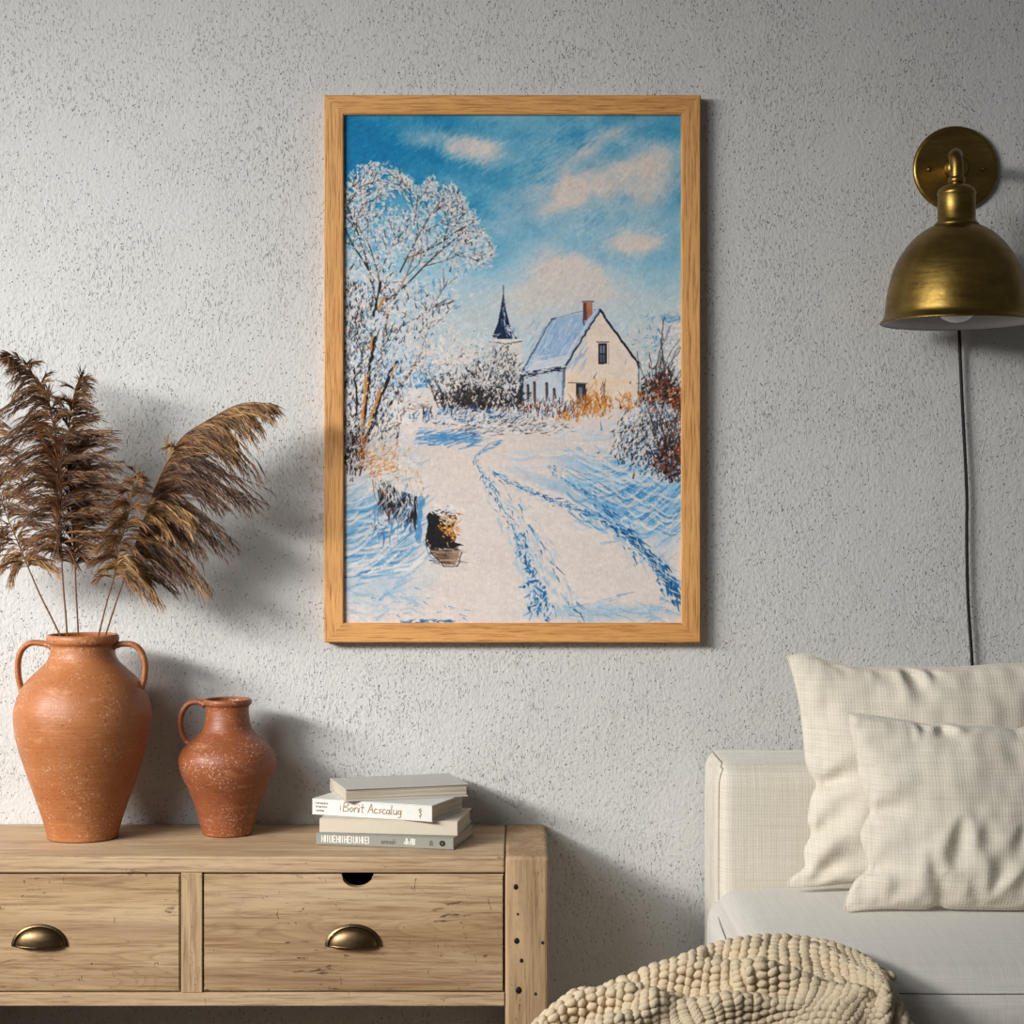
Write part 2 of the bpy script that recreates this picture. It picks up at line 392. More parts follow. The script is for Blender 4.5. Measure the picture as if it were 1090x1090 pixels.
# ------------------------------------------------------------------ painting (procedural oil painting, one flat canvas)
class Canvas:
    """strokes are given in centimillimetre-like canvas units: u 365..725, v 123..663"""
    def __init__(s, W, H):
        s.W, s.H = W, H; s.k = W/360.0
        s.a = np.zeros((H, W, 3), np.float32)
        s.rng = np.random.RandomState(7)
    def XY(s, x, y): return (x-365)*s.k, (y-123)*s.k
    def noise(s, sx, sy, octv=4, seed=0):
        r = np.random.RandomState(seed); out = np.zeros((s.H, s.W), np.float32); amp = 1; tot = 0
        for o in range(octv):
            gx, gy = max(2, int(360/sx*2**o)+2), max(2, int(540/sy*2**o)+2)
            g = r.rand(gy, gx).astype(np.float32)
            yi = np.linspace(0, gy-1.001, s.H); xi = np.linspace(0, gx-1.001, s.W)
            y0 = yi.astype(int); x0 = xi.astype(int); fy = (yi-y0)[:, None]; fx = (xi-x0)[None, :]
            fy = fy*fy*(3-2*fy); fx = fx*fx*(3-2*fx)
            v = (g[y0][:, x0]*(1-fy)*(1-fx)+g[y0+1][:, x0]*fy*(1-fx)+g[y0][:, x0+1]*(1-fy)*fx+g[y0+1][:, x0+1]*fy*fx)
            out += amp*v; tot += amp; amp *= 0.5
        return out/tot
    def stroke(s, x0, y0, x1, y1, w, col, al=0.9, taper=True):
        X0, Y0 = s.XY(x0, y0); X1, Y1 = s.XY(x1, y1); r = max(w*s.k/2, 0.55)
        xa = int(max(0, min(X0, X1)-r-1)); xb = int(min(s.W, max(X0, X1)+r+2))
        ya = int(max(0, min(Y0, Y1)-r-1)); yb = int(min(s.H, max(Y0, Y1)+r+2))
        if xb <= xa or yb <= ya: return
        yy, xx = np.ogrid[ya:yb, xa:xb]
        dx, dy = X1-X0, Y1-Y0; L2 = dx*dx+dy*dy+1e-6
        t = np.clip(((xx-X0)*dx+(yy-Y0)*dy)/L2, 0, 1)
        d = np.sqrt((xx-X0-t*dx)**2+(yy-Y0-t*dy)**2)
        rr = r*(1-0.75*t) if taper else r
        m = np.clip(rr-d+0.5, 0, 1)*al
        m = m[..., None]
        s.a[ya:yb, xa:xb] = s.a[ya:yb, xa:xb]*(1-m)+np.array(col, np.float32)*m
    def line(s, pts, w, col, al=1.0, jit=0.0):
        for (a, b) in zip(pts[:-1], pts[1:]):
            n = max(1, int(math.hypot(b[0]-a[0], b[1]-a[1])/4)) if jit else 1
            prev = a
            for k in range(1, n+1):
                q = (a[0]+(b[0]-a[0])*k/n+s.rng.uniform(-jit, jit), a[1]+(b[1]-a[1])*k/n+s.rng.uniform(-jit, jit))
                s.stroke(prev[0], prev[1], q[0], q[1], w*(1+(s.rng.rand()-.5)*jit*0.6), col, al, False); prev = q
    def mask(s, poly):
        yy, xx = np.mgrid[0:s.H, 0:s.W]
        x = xx/s.k+365; y = yy/s.k+123
        ins = np.zeros((s.H, s.W), bool); n = len(poly)
        for i in range(n):
            x1, y1 = poly[i]; x2, y2 = poly[(i+1) % n]
            if y1 == y2: continue
            c = ((y1 > y) != (y2 > y)) & (x < (x2-x1)*(y-y1)/(y2-y1)+x1)
            ins ^= c
        return ins
    def poly(s, pts, col, al=1.0, var=0.0, seed=1, sx=12, sy=12):
        m = s.mask(pts).astype(np.float32)*al
        c = np.array(col, np.float32)[None, None, :]
        if var: c = c+((s.noise(sx, sy, 4, seed)-0.5)*2*var)[..., None]
        s.a = s.a*(1-m[..., None])+c*m[..., None]
    def dabs(s, n, fx, col, ln, wd, ang, al=0.9, cj=14, aj=0.5):
        """fx -> (x, y) or None; col list of colours"""
        r = s.rng
        for i in range(n):
            p = fx()
            if p is None: continue
            c = col[r.randint(len(col))]; j = r.uniform(-cj, cj)
            a = (ang(p[0], p[1]) if callable(ang) else ang)+r.uniform(-aj, aj)
            L = ln*(0.5+r.rand()); x, y = p
            s.stroke(x, y, x+math.cos(a)*L, y+math.sin(a)*L, wd*(0.6+0.8*r.rand()), (c[0]+j, c[1]+j, c[2]+j), al)

def paint():
    C = Canvas(576, 864); r = C.rng
    yy, xx = np.mgrid[0:C.H, 0:C.W].astype(np.float32); X = xx/C.k+365; Y = yy/C.k+123
    def sm(e0, e1, v): t = np.clip((v-e0)/(e1-e0), 0, 1); return t*t*(3-2*t)
    L3 = lambda a, b, t: np.array(a, np.float32)*(1-t[..., None])+np.array(b, np.float32)*t[..., None]
    n1 = C.noise(60, 40, 5, 3); n2 = C.noise(25, 18, 4, 5); n3 = C.noise(9, 9, 3, 8)
    # sky
    deep = np.array((8, 112, 166), np.float32)
    t = np.clip(sm(375, 560, X+0.30*(Y-123))*0.66+(n1-0.5)*1.0+(n2-.5)*.3, 0, 1)
    sky = L3((8, 120, 170), (128, 182, 204), t)
    t2 = np.clip(sm(170, 345, Y)+(n1-0.5)*0.55, 0, 1)
    sky = sky*(1-t2[..., None])+np.array((178, 208, 220), np.float32)*t2[..., None]
    def blob(cx, cy, rx, ry, rot=0):
        c, s_ = math.cos(rot), math.sin(rot)
        u = ((X-cx)*c+(Y-cy)*s_)/rx; v = (-(X-cx)*s_+(Y-cy)*c)/ry
        return np.exp(-(u*u+v*v))
    cl = 0.95*blob(505, 160, 34, 17, 0.35)+0.55*blob(455, 150, 30, 14, 0.2)+0.55*blob(640, 205, 80, 26, -0.3)+0.75*blob(672, 258, 34, 17, 0.1) \
        + 1.0*blob(612, 290, 50, 24, 0.3)+0.75*blob(560, 325, 90, 30)+0.5*blob(600, 200, 110, 22, -.4)+0.5*blob(640, 150, 70, 12, -0.5)+0.4*blob(700, 200, 30, 50)
    cl = np.clip((cl*(0.15+1.2*n2+.6*n1)-0.14)*1.35, 0, 1)
    warm = L3((196, 200, 206), (218, 205, 196), sm(0.3, 0.9, cl))
    sky = sky*(1-cl[..., None])+warm*cl[..., None]
    low = 1.1*sm(270, 350, Y)*(0.5+n2)*sm(400, 500, X)
    sky = sky*(1-low[..., None]*0.6)+np.array((205, 206, 204), np.float32)*low[..., None]*0.6
    # snow
    sn = L3((216, 203, 196), (224, 212, 204), n1)
    bl = 0.9*blob(385, 560, 60, 42, 0.2)+0.35*blob(400, 625, 70, 30)+1.0*blob(715, 520, 62, 52, -0.5)+0.6*blob(470, 466, 34, 6, -0.1) \
        + 0.65*blob(640, 500, 60, 12, 0.3)+0.6*blob(600, 520, 60, 7, 0.35)+0.4*blob(650, 650, 110, 9)+0.5*blob(560, 590, 18, 60, -0.35)*0.5
    bl = np.clip((bl*(0.3+1.4*n2)-0.10)*1.1, 0, 0.95)
    sn = sn*(1-bl[..., None])+L3((96, 160, 206), (160, 194, 218), n3)*bl[..., None]
    wr = np.clip(0.5*blob(520, 500, 60, 26)+0.4*blob(560, 450, 60, 10)+.35*blob(470, 600, 60, 40), 0, 1)*n2
    sn = sn*(1-wr[..., None]*0.6)+np.array((232, 206, 186), np.float32)*wr[..., None]*0.6
    g = sm(405, 425, Y+6*(n2-0.5)*4)[..., None]
    C.a = sky*(1-g)+sn*g
    base = C.a.copy()
    def pick(x, y):
        X0, Y0 = C.XY(x, y); X0 = int(min(C.W-1, max(0, X0))); Y0 = int(min(C.H-1, max(0, Y0))); return base[Y0, X0]
    # sky brush work
    for i in range(5200):
        x, y = r.uniform(362, 728), r.uniform(120, 400)
        a = -0.75+0.35*math.sin(x/50.0+y/70.0)+r.uniform(-.25, .25)
        if x < 430: a += 0.5
        c = pick(x, y)+r.uniform(-13, 13); L = r.uniform(5, 18)
        C.stroke(x-math.cos(a)*L/2, y-math.sin(a)*L/2, x+math.cos(a)*L/2, y+math.sin(a)*L/2, r.uniform(1, 3.2), c, 0.55)
    for (cx, cy, n, sx, sy, c) in ((640, 160, 60, 45, 25, (150, 190, 212)), (600, 150, 30, 30, 15, (40, 130, 185)), (505, 162, 90, 20, 11, (216, 206, 203)), (480, 158, 30, 16, 8, (190, 198, 206)),
                                   (672, 252, 40, 15, 8, (216, 208, 202)), (690, 262, 34, 10, 6, (226, 208, 194)), (612, 290, 60, 22, 9, (216, 210, 205)), (570, 200, 22, 10, 5, (186, 200, 212)),
                                   (630, 240, 30, 30, 14, (84, 152, 192)), (560, 180, 30, 24, 14, (40, 134, 184)), (510, 220, 30, 30, 30, (66, 146, 190))):
        C.dabs(n, lambda: (r.normal(cx, sx*.7), r.normal(cy, sy*.7)), [c], 12, 2.4, -0.6, 0.28, 10, 0.25)
    # snow brush work following the ground
    def gang(x, y):
        if x > 620 and y < 620: return -0.25-0.5*(x-620)/100.0
        if x < 470: return -0.45+0.3*math.sin(y/20.0)
        return 0.15+0.5*(x-520)/200.0
    for i in range(4200):
        x, y = r.uniform(362, 728), r.uniform(418, 664)
        a = gang(x, y)+r.uniform(-.25, .25); c = pick(x, y)+r.uniform(-7, 7); L = r.uniform(5, 16)
        C.stroke(x, y, x+math.cos(a)*L, y+math.sin(a)*L, r.uniform(1, 3), c, 0.5)
    BL = [(70, 142, 192), (112, 168, 206), (44, 118, 172)]; DB = [(24, 92, 146), (34, 108, 160), (16, 74, 126)]
    WS = [(222, 214, 210), (206, 206, 210), (228, 216, 206)]
    # blue banks
    C.dabs(520, lambda: (r.normal(695, 24), r.normal(520, 34)), [(112, 172, 210), (146, 190, 216), (92, 158, 202), (206, 210, 216), (168, 202, 222)], 20, 2.6, lambda x, y: -0.1-0.7*max(0, (x-640))/90, 0.38, 8, 0.2)
    C.dabs(380, lambda: (r.normal(395, 26), r.normal(575, 28)), [(104, 160, 200), (140, 182, 208), (84, 144, 188), (204, 206, 208), (160, 192, 210)], 18, 3.2, -0.5, 0.36, 8, 0.3)
    C.dabs(120, lambda: (r.uniform(440, 505), r.normal(466, 4)), [(70, 136, 188), (110, 164, 204), (60, 120, 176)], 12, 1.7, -0.2, 0.7, 8, 0.25)
    C.dabs(60, lambda: (r.uniform(366, 440), r.normal(638, 10)), [(126, 168, 198), (160, 186, 204)], 14, 2.2, 0.3, 0.4)
    C.dabs(20, lambda: (r.uniform(390, 500), r.normal(645, 8)), [(60, 124, 170)], 6, 1.2, 0.25, 0.6)
    C.dabs(40, lambda: (r.uniform(425, 480), 660+r.uniform(-1, 2)), [(36, 100, 150)], 5, 1.4, 0.05, 0.8)
    C.dabs(60, lambda: (r.uniform(600, 724), r.normal(648, 7)), [(130, 174, 206), (96, 152, 192), (160, 192, 212)], 16, 2.4, 0.05, 0.45)
    def arcs(n, f, cols, w0, w1, al):
        for i in range(n):
            pts, = (f(),); c = cols[r.randint(len(cols))]; j = r.uniform(-8, 8); w_ = r.uniform(w0, w1)
            q = cr([Vector((a_, b_, 0)) for a_, b_ in pts], 5)
            for a_, b_ in zip(q[:-1], q[1:]): C.stroke(a_.x, a_.y, b_.x, b_.y, w_, (c[0]+j, c[1]+j, c[2]+j), al, False)
    def bank():
        x = r.uniform(600, 700); y = r.uniform(474, 560); L = r.uniform(18, 60); d = r.uniform(2, 9)
        return [(x, y), (x+L*.5, y+d+L*.10), (x+L, y+d-L*(max(0, x+L*.5-620)/100*.42+r.uniform(-.03, .03)))]
    arcs(150, bank, [(76, 148, 200), (120, 176, 214), (52, 128, 184), (150, 196, 222)], 1.0, 3.2, 0.45)
    arcs(70, bank, WS, 1.0, 3.0, 0.5)
    def bankl():
        x = r.uniform(362, 420); y = r.uniform(535, 615); L = r.uniform(14, 46)
        return [(x, y), (x+L*.5, y-L*.08), (x+L, y-L*r.uniform(.3, .6))]
    arcs(90, bankl, [(76, 142, 190), (120, 170, 204), (52, 120, 172)], 1.2, 3.6, 0.4); arcs(60, bankl, WS, 1.2, 3.4, 0.55)
    def low_():
        x = r.uniform(480, 700); y = r.uniform(440, 505); L = r.uniform(20, 60)
        return [(x, y), (x+L*.5, y+r.uniform(-2, 3)), (x+L, y+r.uniform(-4, 2))]
    arcs(70, low_, [(236, 214, 196), (228, 206, 190), (206, 210, 218), (176, 204, 224)], 1.0, 3.0, 0.4)
    # tracks
    def track(pts, n, spread, cols, ln, wd, al=0.85, vert=0.0, aj=0.4):
        seg = []; T = 0
        for a, b in zip(pts[:-1], pts[1:]):
            L = math.hypot(b[0]-a[0], b[1]-a[1]); seg.append((T, L, a, b)); T += L
        for i in range(n):
            q = r.uniform(0, T)
            for (t0, L, a, b) in seg:
                if q <= t0+L: break
            f = (q-t0)/L; x = a[0]+(b[0]-a[0])*f; y = a[1]+(b[1]-a[1])*f
            pr = q/T; an = math.atan2(b[1]-a[1], b[0]-a[0])+vert+r.uniform(-aj, aj); sc = 0.5+0.8*pr
            x += r.normal(0, spread*sc); y += r.normal(0, spread*sc*0.5)
            c = cols[r.randint(len(cols))]; L2 = ln*sc*(0.4+r.rand())
            C.stroke(x, y, x+math.cos(an)*L2, y+math.sin(an)*L2, wd*sc*(0.5+r.rand()), c, al)
    LB = [(150, 188, 214), (120, 170, 206)]
    t1 = [(505, 488), (514, 505), (528, 530), (541, 548), (553, 575), (563, 600), (572, 625), (582, 655)]
    t1b = [(522, 500), (540, 520), (556, 540), (562, 560), (572, 575), (590, 605), (606, 640), (622, 662)]
    t2 = [(526, 503), (545, 514), (578, 528), (610, 540), (645, 556), (672, 575), (692, 598), (725, 628)]
    t3 = [(586, 494), (592, 505), (612, 518), (630, 530), (652, 548), (676, 575)]
    for tk, n in ((t1, 90), (t2, 150), (t3, 90), (t1b, 50)): track(tk, n, 7, LB, 13, 3.0, 0.35)
    track(t1, 170, 4.6, DB+BL, 5, 1.7, 0.9, 0.1, 0.8); track(t1b, 24, 3, BL+DB, 9, 1.6, 0.8, 0, 0.4)
    track(t2, 260, 4.0, DB+BL, 6, 1.6, 0.9, 0.0, 0.5); track(t3, 70, 4, DB+BL, 8, 1.7, 0.8, 0.0, 0.4)
    track([(640, 552), (668, 570), (690, 588), (725, 640)], 110, 4, DB, 8, 2.4, 0.9, 0.1, 0.4)
    track([(555, 575), (566, 612), (576, 652)], 46, 5, DB+BL, 8, 2.6, 0.9, 0.6, 1.2)
    track([(503, 487), (520, 477), (532, 470)], 22, 1, BL, 7, 1.1, 0.8); C.line([(503, 492), (506, 484), (520, 472), (536, 467)], 0.9, (70, 136, 180), 0.8)
    C.line([(506, 494), (524, 520), (538, 546)], 0.8, (80, 140, 184), 0.6, 0.8)
    track(t1, 90, 7, WS, 8, 1.6, 0.8, 0.3, 0.8); track(t2, 110, 6, WS, 9, 1.5, 0.8, 0.0, 0.4)
    # distant blue trees
    C.dabs(420, lambda: (r.uniform(395, 470), r.normal(397, 12)), [(40, 124, 178), (80, 150, 194), (24, 104, 160), (120, 170, 204)], 5, 2.2, -1.2, 0.85, 12, 0.9)
    C.poly([(398, 440), (408, 424), (428, 415), (452, 412), (470, 420), (486, 436), (480, 446), (430, 452), (395, 458)], (226, 214, 206), 0.9, 4)
    C.dabs(26, lambda: (r.uniform(425, 455), r.normal(432, 3)), [(150, 110, 80), (90, 84, 90)], 8, 0.9, 0.1, 0.7, 8, 0.2)
    # church tower
    C.poly([(522, 361), (554, 361), (554, 395), (524, 395)], (220, 212, 200), 1.0, 8)
    C.poly([(522, 361), (531, 361), (533, 392), (524, 395)], (176, 184, 194), 0.8, 8)
    C.poly([(535, 310), (538, 330), (543, 350), (551, 361), (522, 361), (529, 344), (532, 328)], (20, 38, 72), 1.0, 8)
    C.line([(535, 304), (535, 316)], 0.9, (30, 40, 60)); C.dabs(44, lambda: (r.uniform(538, 551), r.uniform(345, 361)), [(206, 210, 216), (150, 170, 196)], 4, 1.3, 1.0, 0.9, 10, 0.4)
    C.dabs(16, lambda: (r.normal(536, 1.5), r.uniform(318, 350)), [(196, 206, 216)], 5, 0.9, 1.4, 0.8, 10, 0.15)
    C.line([(521, 361), (540, 363), (555, 361)], 1.8, (226, 222, 218), 1, .4); C.line([(520, 364), (538, 366), (555, 363)], 0.9, (40, 44, 60), 0.9, 0.5)
    for x in (527, 532, 538): C.line([(x, 370), (x+.3, 379)], 1.6, (60, 62, 74), 0.9)
    # house
    C.poly([(600, 393), (638, 331), (678, 386), (678, 432), (600, 433)], (232, 212, 196), 1.0, 9, 11, 18, 18)
    C.dabs(170, lambda: (r.uniform(604, 674), r.uniform(360, 430)), [(236, 214, 196), (228, 210, 198), (240, 212, 178), (226, 216, 208)], 8, 2.4, -0.5, 0.45, 5, 0.8)
    for i in range(60):
        x, y = r.uniform(603, 674), r.uniform(400, 420); C.stroke(x, y, x+8, y+r.uniform(-2, 2), 2.2, (240, 202, 146), 0.4)
    C.poly([(556, 398), (600, 392), (600, 432), (556, 428)], (196, 204, 212), 1.0, 9)
    C.poly([(553, 397), (586, 340), (634, 330), (638, 331), (600, 391), (570, 396)], (158, 184, 212), 1.0, 10, 12, 8, 20)
    C.dabs(210, lambda: (r.uniform(566, 625), r.uniform(338, 388)), [(150, 180, 212), (178, 196, 218), (120, 158, 200), (200, 208, 218)], 12, 1.8, 2.1, 0.6, 6, 0.12)
    C.poly([(553, 400), (570, 384), (604, 380), (600, 393), (568, 397)], (214, 214, 218), 0.85, 6)
    C.dabs(60, lambda: (r.uniform(560, 604), r.uniform(378, 392)), [(220, 218, 220), (190, 204, 220)], 9, 1.8, -0.15, 0.7, 6, 0.2)
    # roof outside the mask is repainted with sky
    C.line([(555, 395), (570, 368), (586, 341)], 1.3, (54, 66, 90), 0.85, .5); C.line([(586, 340), (590, 339)], 1.6, (50, 58, 78))
    C.line([(588, 339), (620, 331), (637, 329)], 0.9, (96, 112, 140), 0.6, .3)
    C.line([(600, 393), (612, 371), (626, 349), (638, 331)], 2.0, (34, 44, 66), 0.95, .6)
    C.line([(597, 389), (610, 367), (624, 345), (635, 329)], 1.8, (206, 210, 218), 0.9, .4)
    C.line([(638, 330), (650, 348), (664, 367), (678, 386), (679, 392)], 2.4, (28, 36, 58), 0.95, .5); C.line([(640, 329), (654, 348), (668, 368), (680, 385)], 1.0, (196, 202, 212), 0.9, .4)
    C.line([(679, 386), (679, 425)], 1.2, (70, 66, 72), 0.8, .3); C.line([(599, 392), (598, 424)], 2.0, (92, 122, 156), 0.85, .4); C.line([(600.5, 392), (600, 412)], 0.8, (30, 36, 50), 0.9)
    C.dabs(70, lambda: (lambda x: (x, 400-(x-554)*0.19+r.normal(0, 1.6)))(r.uniform(553, 598)), [(26, 34, 54), (40, 48, 70), (200, 204, 212)], 6, 1.5, -0.15, 0.95, 6, 0.3)
    C.poly([(620, 322), (630, 322), (630, 334), (622, 342), (620, 340)], (176, 112, 84), 1.0, 10); C.poly([(620, 322), (623.5, 322), (624, 341), (620, 340)], (96, 56, 50), 0.9)
    C.line([(619, 321), (631, 321)], 1.2, (60, 44, 44)); C.line([(620, 340), (621, 346)], 1.2, (40, 34, 40))
    # windows and door
    C.poly([(636, 365), (645.5, 365), (645.5, 387), (636, 388)], (38, 44, 56), 1.0, 8); C.poly([(638, 368), (643, 368), (643, 376), (638, 376)], (128, 134, 146), 0.9, 20)
    C.poly([(638, 378), (643, 378), (643, 385), (638, 385)], (96, 100, 112), 0.9, 20); C.line([(640.5, 366), (640.5, 387)], .8, (30, 30, 40)); C.line([(634, 364), (647, 364)], 1, (60, 56, 60)); C.line([(647, 366), (647, 388)], .8, (170, 150, 136))
    C.poly([(612, 408), (623, 408), (623, 434), (613, 434)], (42, 44, 56), 1.0, 12); C.poly([(615, 412), (619, 412), (619, 426), (616, 428)], (116, 116, 124), 0.8, 16)
    C.line([(604, 407), (624, 408)], 1.2, (120, 96, 80), 0.9)
    for x, y0, y1 in ((561, 410, 424), (568, 407, 427), (581, 408, 425), (589, 414, 424)):
        C.line([(x, y0), (x+.4, y1)], 3.0, (44, 46, 58), 0.95); C.line([(x-.6, y0+2), (x-.2, y1)], 1.2, (140, 106, 66), 0.8)
    C.line([(554, 400), (553, 428)], 4.5, (30, 48, 72), 0.85, .6)
    WH = [(224, 218, 214), (206, 206, 210), (232, 222, 214), (190, 196, 204)]; DK = [(24, 22, 26), (44, 38, 38), (60, 50, 48)]
    OR = [(206, 130, 48), (184, 106, 40), (220, 150, 70)]; RB = [(120, 56, 36), (150, 72, 44), (92, 44, 34)]
    # hedge and bushes left of the house
    def ell(cx, cy, rx, ry):
        def f():
            a = r.uniform(0, 2*PI); q = math.sqrt(r.rand())*(1+r.normal(0, .2)); return (cx+rx*q*math.cos(a), cy+ry*q*math.sin(a))
        return f
    C.dabs(260, ell(478, 392, 30, 34), WH, 5, 1.8, -1.2, 0.75, 10, 1.2)
    C.dabs(420, ell(505, 392, 42, 36), WH+[(216, 196, 180)], 4, 1.7, -1.0, 0.85, 10, 1.4)
    for i in range(60):
        x = r.uniform(462, 545); y = r.uniform(408, 436); a = -1.9+(x-480)/70.0*0.9+r.uniform(-.2, .2); L = r.uniform(14, 40)
        C.stroke(x, y, x+math.cos(a)*L, y+math.sin(a)*L, 1.2, DK[r.randint(3)], 0.75)
    C.dabs(430, ell(505, 400, 44, 36), DK+[(110, 86, 72), (196, 150, 118)], 3.2, 1.1, -1.0, 0.8, 10, 1.2)
    C.dabs(620, ell(503, 392, 46, 38), WH, 3, 1.5, -1.0, 0.9, 10, 1.5)
    C.dabs(420, ell(512, 426, 46, 12), DK, 4, 1.8, -1.2, 0.9, 8, 1.0); C.dabs(200, ell(500, 410, 40, 26), DK, 3, 1.3, -1.2, 0.85, 8, 1.2); C.dabs(260, ell(478, 380, 30, 22), WH+[(222, 206, 194)], 3, 2.2, -1.2, 0.8, 8, 1.4)
    C.dabs(210, ell(535, 402, 18, 30), DK+[(34, 52, 80)], 4, 1.3, -1.1, 0.8, 8, 1.0); C.dabs(190, ell(532, 398, 20, 30), WH, 3.2, 1.5, -1.2, 0.9, 8, 1.2)
    C.dabs(250, ell(500, 444, 62, 9), [(64, 118, 168), (110, 156, 196), (36, 70, 118), (24, 40, 70)], 6, 1.6, -0.9, 0.8, 8, 0.8)
    C.dabs(240, ell(510, 447, 60, 10), WH, 6, 1.7, -0.6, 0.85, 8, 0.9)
    C.dabs(180, ell(540, 455, 58, 8), DK+[(96, 76, 66)], 4.5, 1.0, -0.3, 0.8, 8, 0.6); C.dabs(150, ell(545, 456, 56, 8), WH, 6, 1.5, -0.2, 0.85, 8, 0.5)
    # bushes before the house
    C.dabs(260, ell(590, 436, 40, 11), WH+[(150, 180, 206)], 5, 1.7, -1.3, 0.85, 10, 0.8); C.dabs(170, ell(585, 436, 40, 10), DK+RB, 4, 1.1, -1.3, 0.85, 10, 0.7)
    C.dabs(150, ell(628, 432, 20, 13), OR, 5, 1.6, -1.4, 0.9, 12, 0.9); C.dabs(50, ell(636, 428, 18, 20), OR+DK, 8, 0.9, -1.4, 0.8, 10, 0.6)
    C.dabs(60, ell(668, 430, 12, 10), OR, 4, 1.6, -1.4, 0.9, 12, 0.9); C.dabs(50, ell(605, 444, 16, 6), OR, 4, 1.3, -1.4, 0.8)
    # right tree and thicket
    C.dabs(420, lambda: (724-abs(r.normal(0, 19)), 336+abs(r.normal(20, 34))), [(112, 164, 194), (150, 188, 208), (80, 140, 178)], 4, 1.4, -0.9, 0.8, 10, 1.2)
    C.dabs(700, lambda: (728-abs(r.normal(0, 20)), 345+abs(r.normal(30, 34))), WH, 3, 2.6, -1.0, 0.85, 8, 1.3)
    for i in range(46):
        x = r.uniform(690, 724); y = r.uniform(400, 470); a = -PI/2+r.uniform(-.6, .6); L = r.uniform(20, 60)
        C.line([(x, y), (x+math.cos(a)*L*.5, y+math.sin(a)*L*.5), (x+math.cos(a+.15)*L, y+math.sin(a+.15)*L)], 0.9, DK[r.randint(3)], 0.6, 0.8)
    C.line([(712, 440), (707, 400), (703, 370), (706, 338)], 1.1, (44, 40, 48), 0.8, 1.0); C.line([(700, 350), (706, 362), (714, 345)], .7, (60, 60, 70), .7, .7)
    C.dabs(820, ell(705, 432, 26, 34), RB+DK, 4.5, 1.8, -1.2, 0.85, 10, 1.0); C.dabs(110, ell(700, 438, 26, 30), OR, 3, 1.4, -1.2, 0.8, 10, 1.0)
    C.dabs(560, ell(692, 466, 38, 36), [(110, 164, 204), (150, 190, 216), (70, 130, 180)]+WH, 6, 1.8, -1.1, 0.8, 8, 1.0)
    C.dabs(520, ell(690, 472, 36, 30), DK+[(30, 50, 86)], 5, 1.5, -1.2, 0.8, 8, 0.8); C.dabs(330, ell(690, 462, 40, 32), WH, 4.5, 1.7, -1.1, 0.9, 8, 1.0)
    C.dabs(300, ell(712, 490, 18, 24), DK+DK+RB, 4.5, 1.8, -1.1, 0.9, 8, 0.9); C.dabs(50, ell(715, 470, 10, 40), RB, 4, 1.4, -1.2, 0.85)
    for i in range(26):
        x = r.uniform(694, 724); y = r.uniform(440, 490); a = -PI/2+r.uniform(-.5, .3); L = r.uniform(14, 40)
        C.stroke(x, y, x+math.cos(a)*L, y+math.sin(a)*L, 1.2, DK[r.randint(3)], 0.8)
    # big frosted tree
    crown = [(365, 205), (372, 186), (392, 173), (412, 176), (432, 190), (442, 200), (462, 188), (482, 198), (498, 222), (510, 240), (526, 262), (520, 280), (498, 288), (480, 300), (488, 318), (470, 340), (452, 360), (455, 395), (430, 420), (405, 440), (365, 450)]
    cm = C.mask(crown)
    dens = C.noise(22, 22, 3, 21)
    def inc(th=0.40):
        def f():
            x, y = r.uniform(365, 530), r.uniform(170, 450); X0, Y0 = C.XY(x+r.normal(0, 3), y+r.normal(0, 3))
            X0 = int(min(C.W-1, max(0, X0))); Y0 = int(min(C.H-1, max(0, Y0)))
            if not cm[Y0, X0] or dens[Y0, X0] < th-(0.1 if y > 330 else 0): return None
            return (x, y)
        return f
    C.dabs(900, inc(0.36), [(40, 134, 190), (96, 160, 200), (70, 128, 170)], 6, 3, -1.0, 0.4, 10, 1.2)
    C.dabs(5200, inc(0.40), WH+[(216, 206, 202)], 2.4, 2.8, -1.2, 0.55, 9, 1.5)
    def inside(x, y):
        X0, Y0 = C.XY(x, y); return 0 <= X0 < C.W and 0 <= Y0 < C.H and cm[int(Y0), int(X0)]
    def branch(x, y, a, L, wd, dep):
        n = 4; px_, py_ = x, y
        for k in range(n):
            a += r.uniform(-.16, .16); qx = px_+math.cos(a)*L/n; qy = py_+math.sin(a)*L/n
            if not inside(qx, qy) and qy < 440: return
            c = DK[r.randint(3)] if r.rand() < .72 else ((150, 92, 44) if wd > 1.5 else (110, 84, 70))
            C.stroke(px_, py_, qx, qy, wd*(1-k/n*.35), c, 0.9, False)
            if wd < 1.6 or r.rand() < .4: C.dabs(3, lambda: (qx+r.normal(0, 2), qy+r.normal(0, 2)), WH, 3, 1.5, a, 0.85, 8, 1.0)
            px_, py_ = qx, qy
            if dep > 0 and k >= 1:
                for sgn in (-1, 1):
                    if r.rand() < .62: branch(px_, py_, a+sgn*r.uniform(.35, .8), L*r.uniform(.42, .62), wd*.5, dep-1)
    for (x, y, a, L, wd) in ((392, 462, -1.75, 120, 3.2), (396, 455, -1.35, 130, 3.4), (400, 452, -1.05, 110, 2.6), (384, 470, -1.6, 110, 3.6), (376, 470, -1.95, 90, 2.6),
                             (402, 330, -1.72, 120, 2.0), (410, 320, -0.75, 110, 2.0), (425, 290, -1.15, 90, 1.7), (398, 300, -2.05, 90, 1.8), (430, 276, -0.35, 85, 1.6), (440, 240, -1.3, 50, 1.2), (376, 420, -1.7, 90, 1.8), (420, 420, -1.0, 70, 2.0)):
        branch(x, y, a, L, wd, 3)
    C.dabs(3600, inc(0.43), WH, 2.0, 1.9, -1.2, 0.85, 9, 1.6)
    C.dabs(700, inc(0.40), DK+[(120, 84, 60)], 2.6, 0.9, -1.2, 0.8, 10, 0.9)
    C.dabs(520, lambda: (r.uniform(365, 440), r.uniform(340, 470)), WH, 4, 1.8, -1.2, 0.8, 8, 1.3)
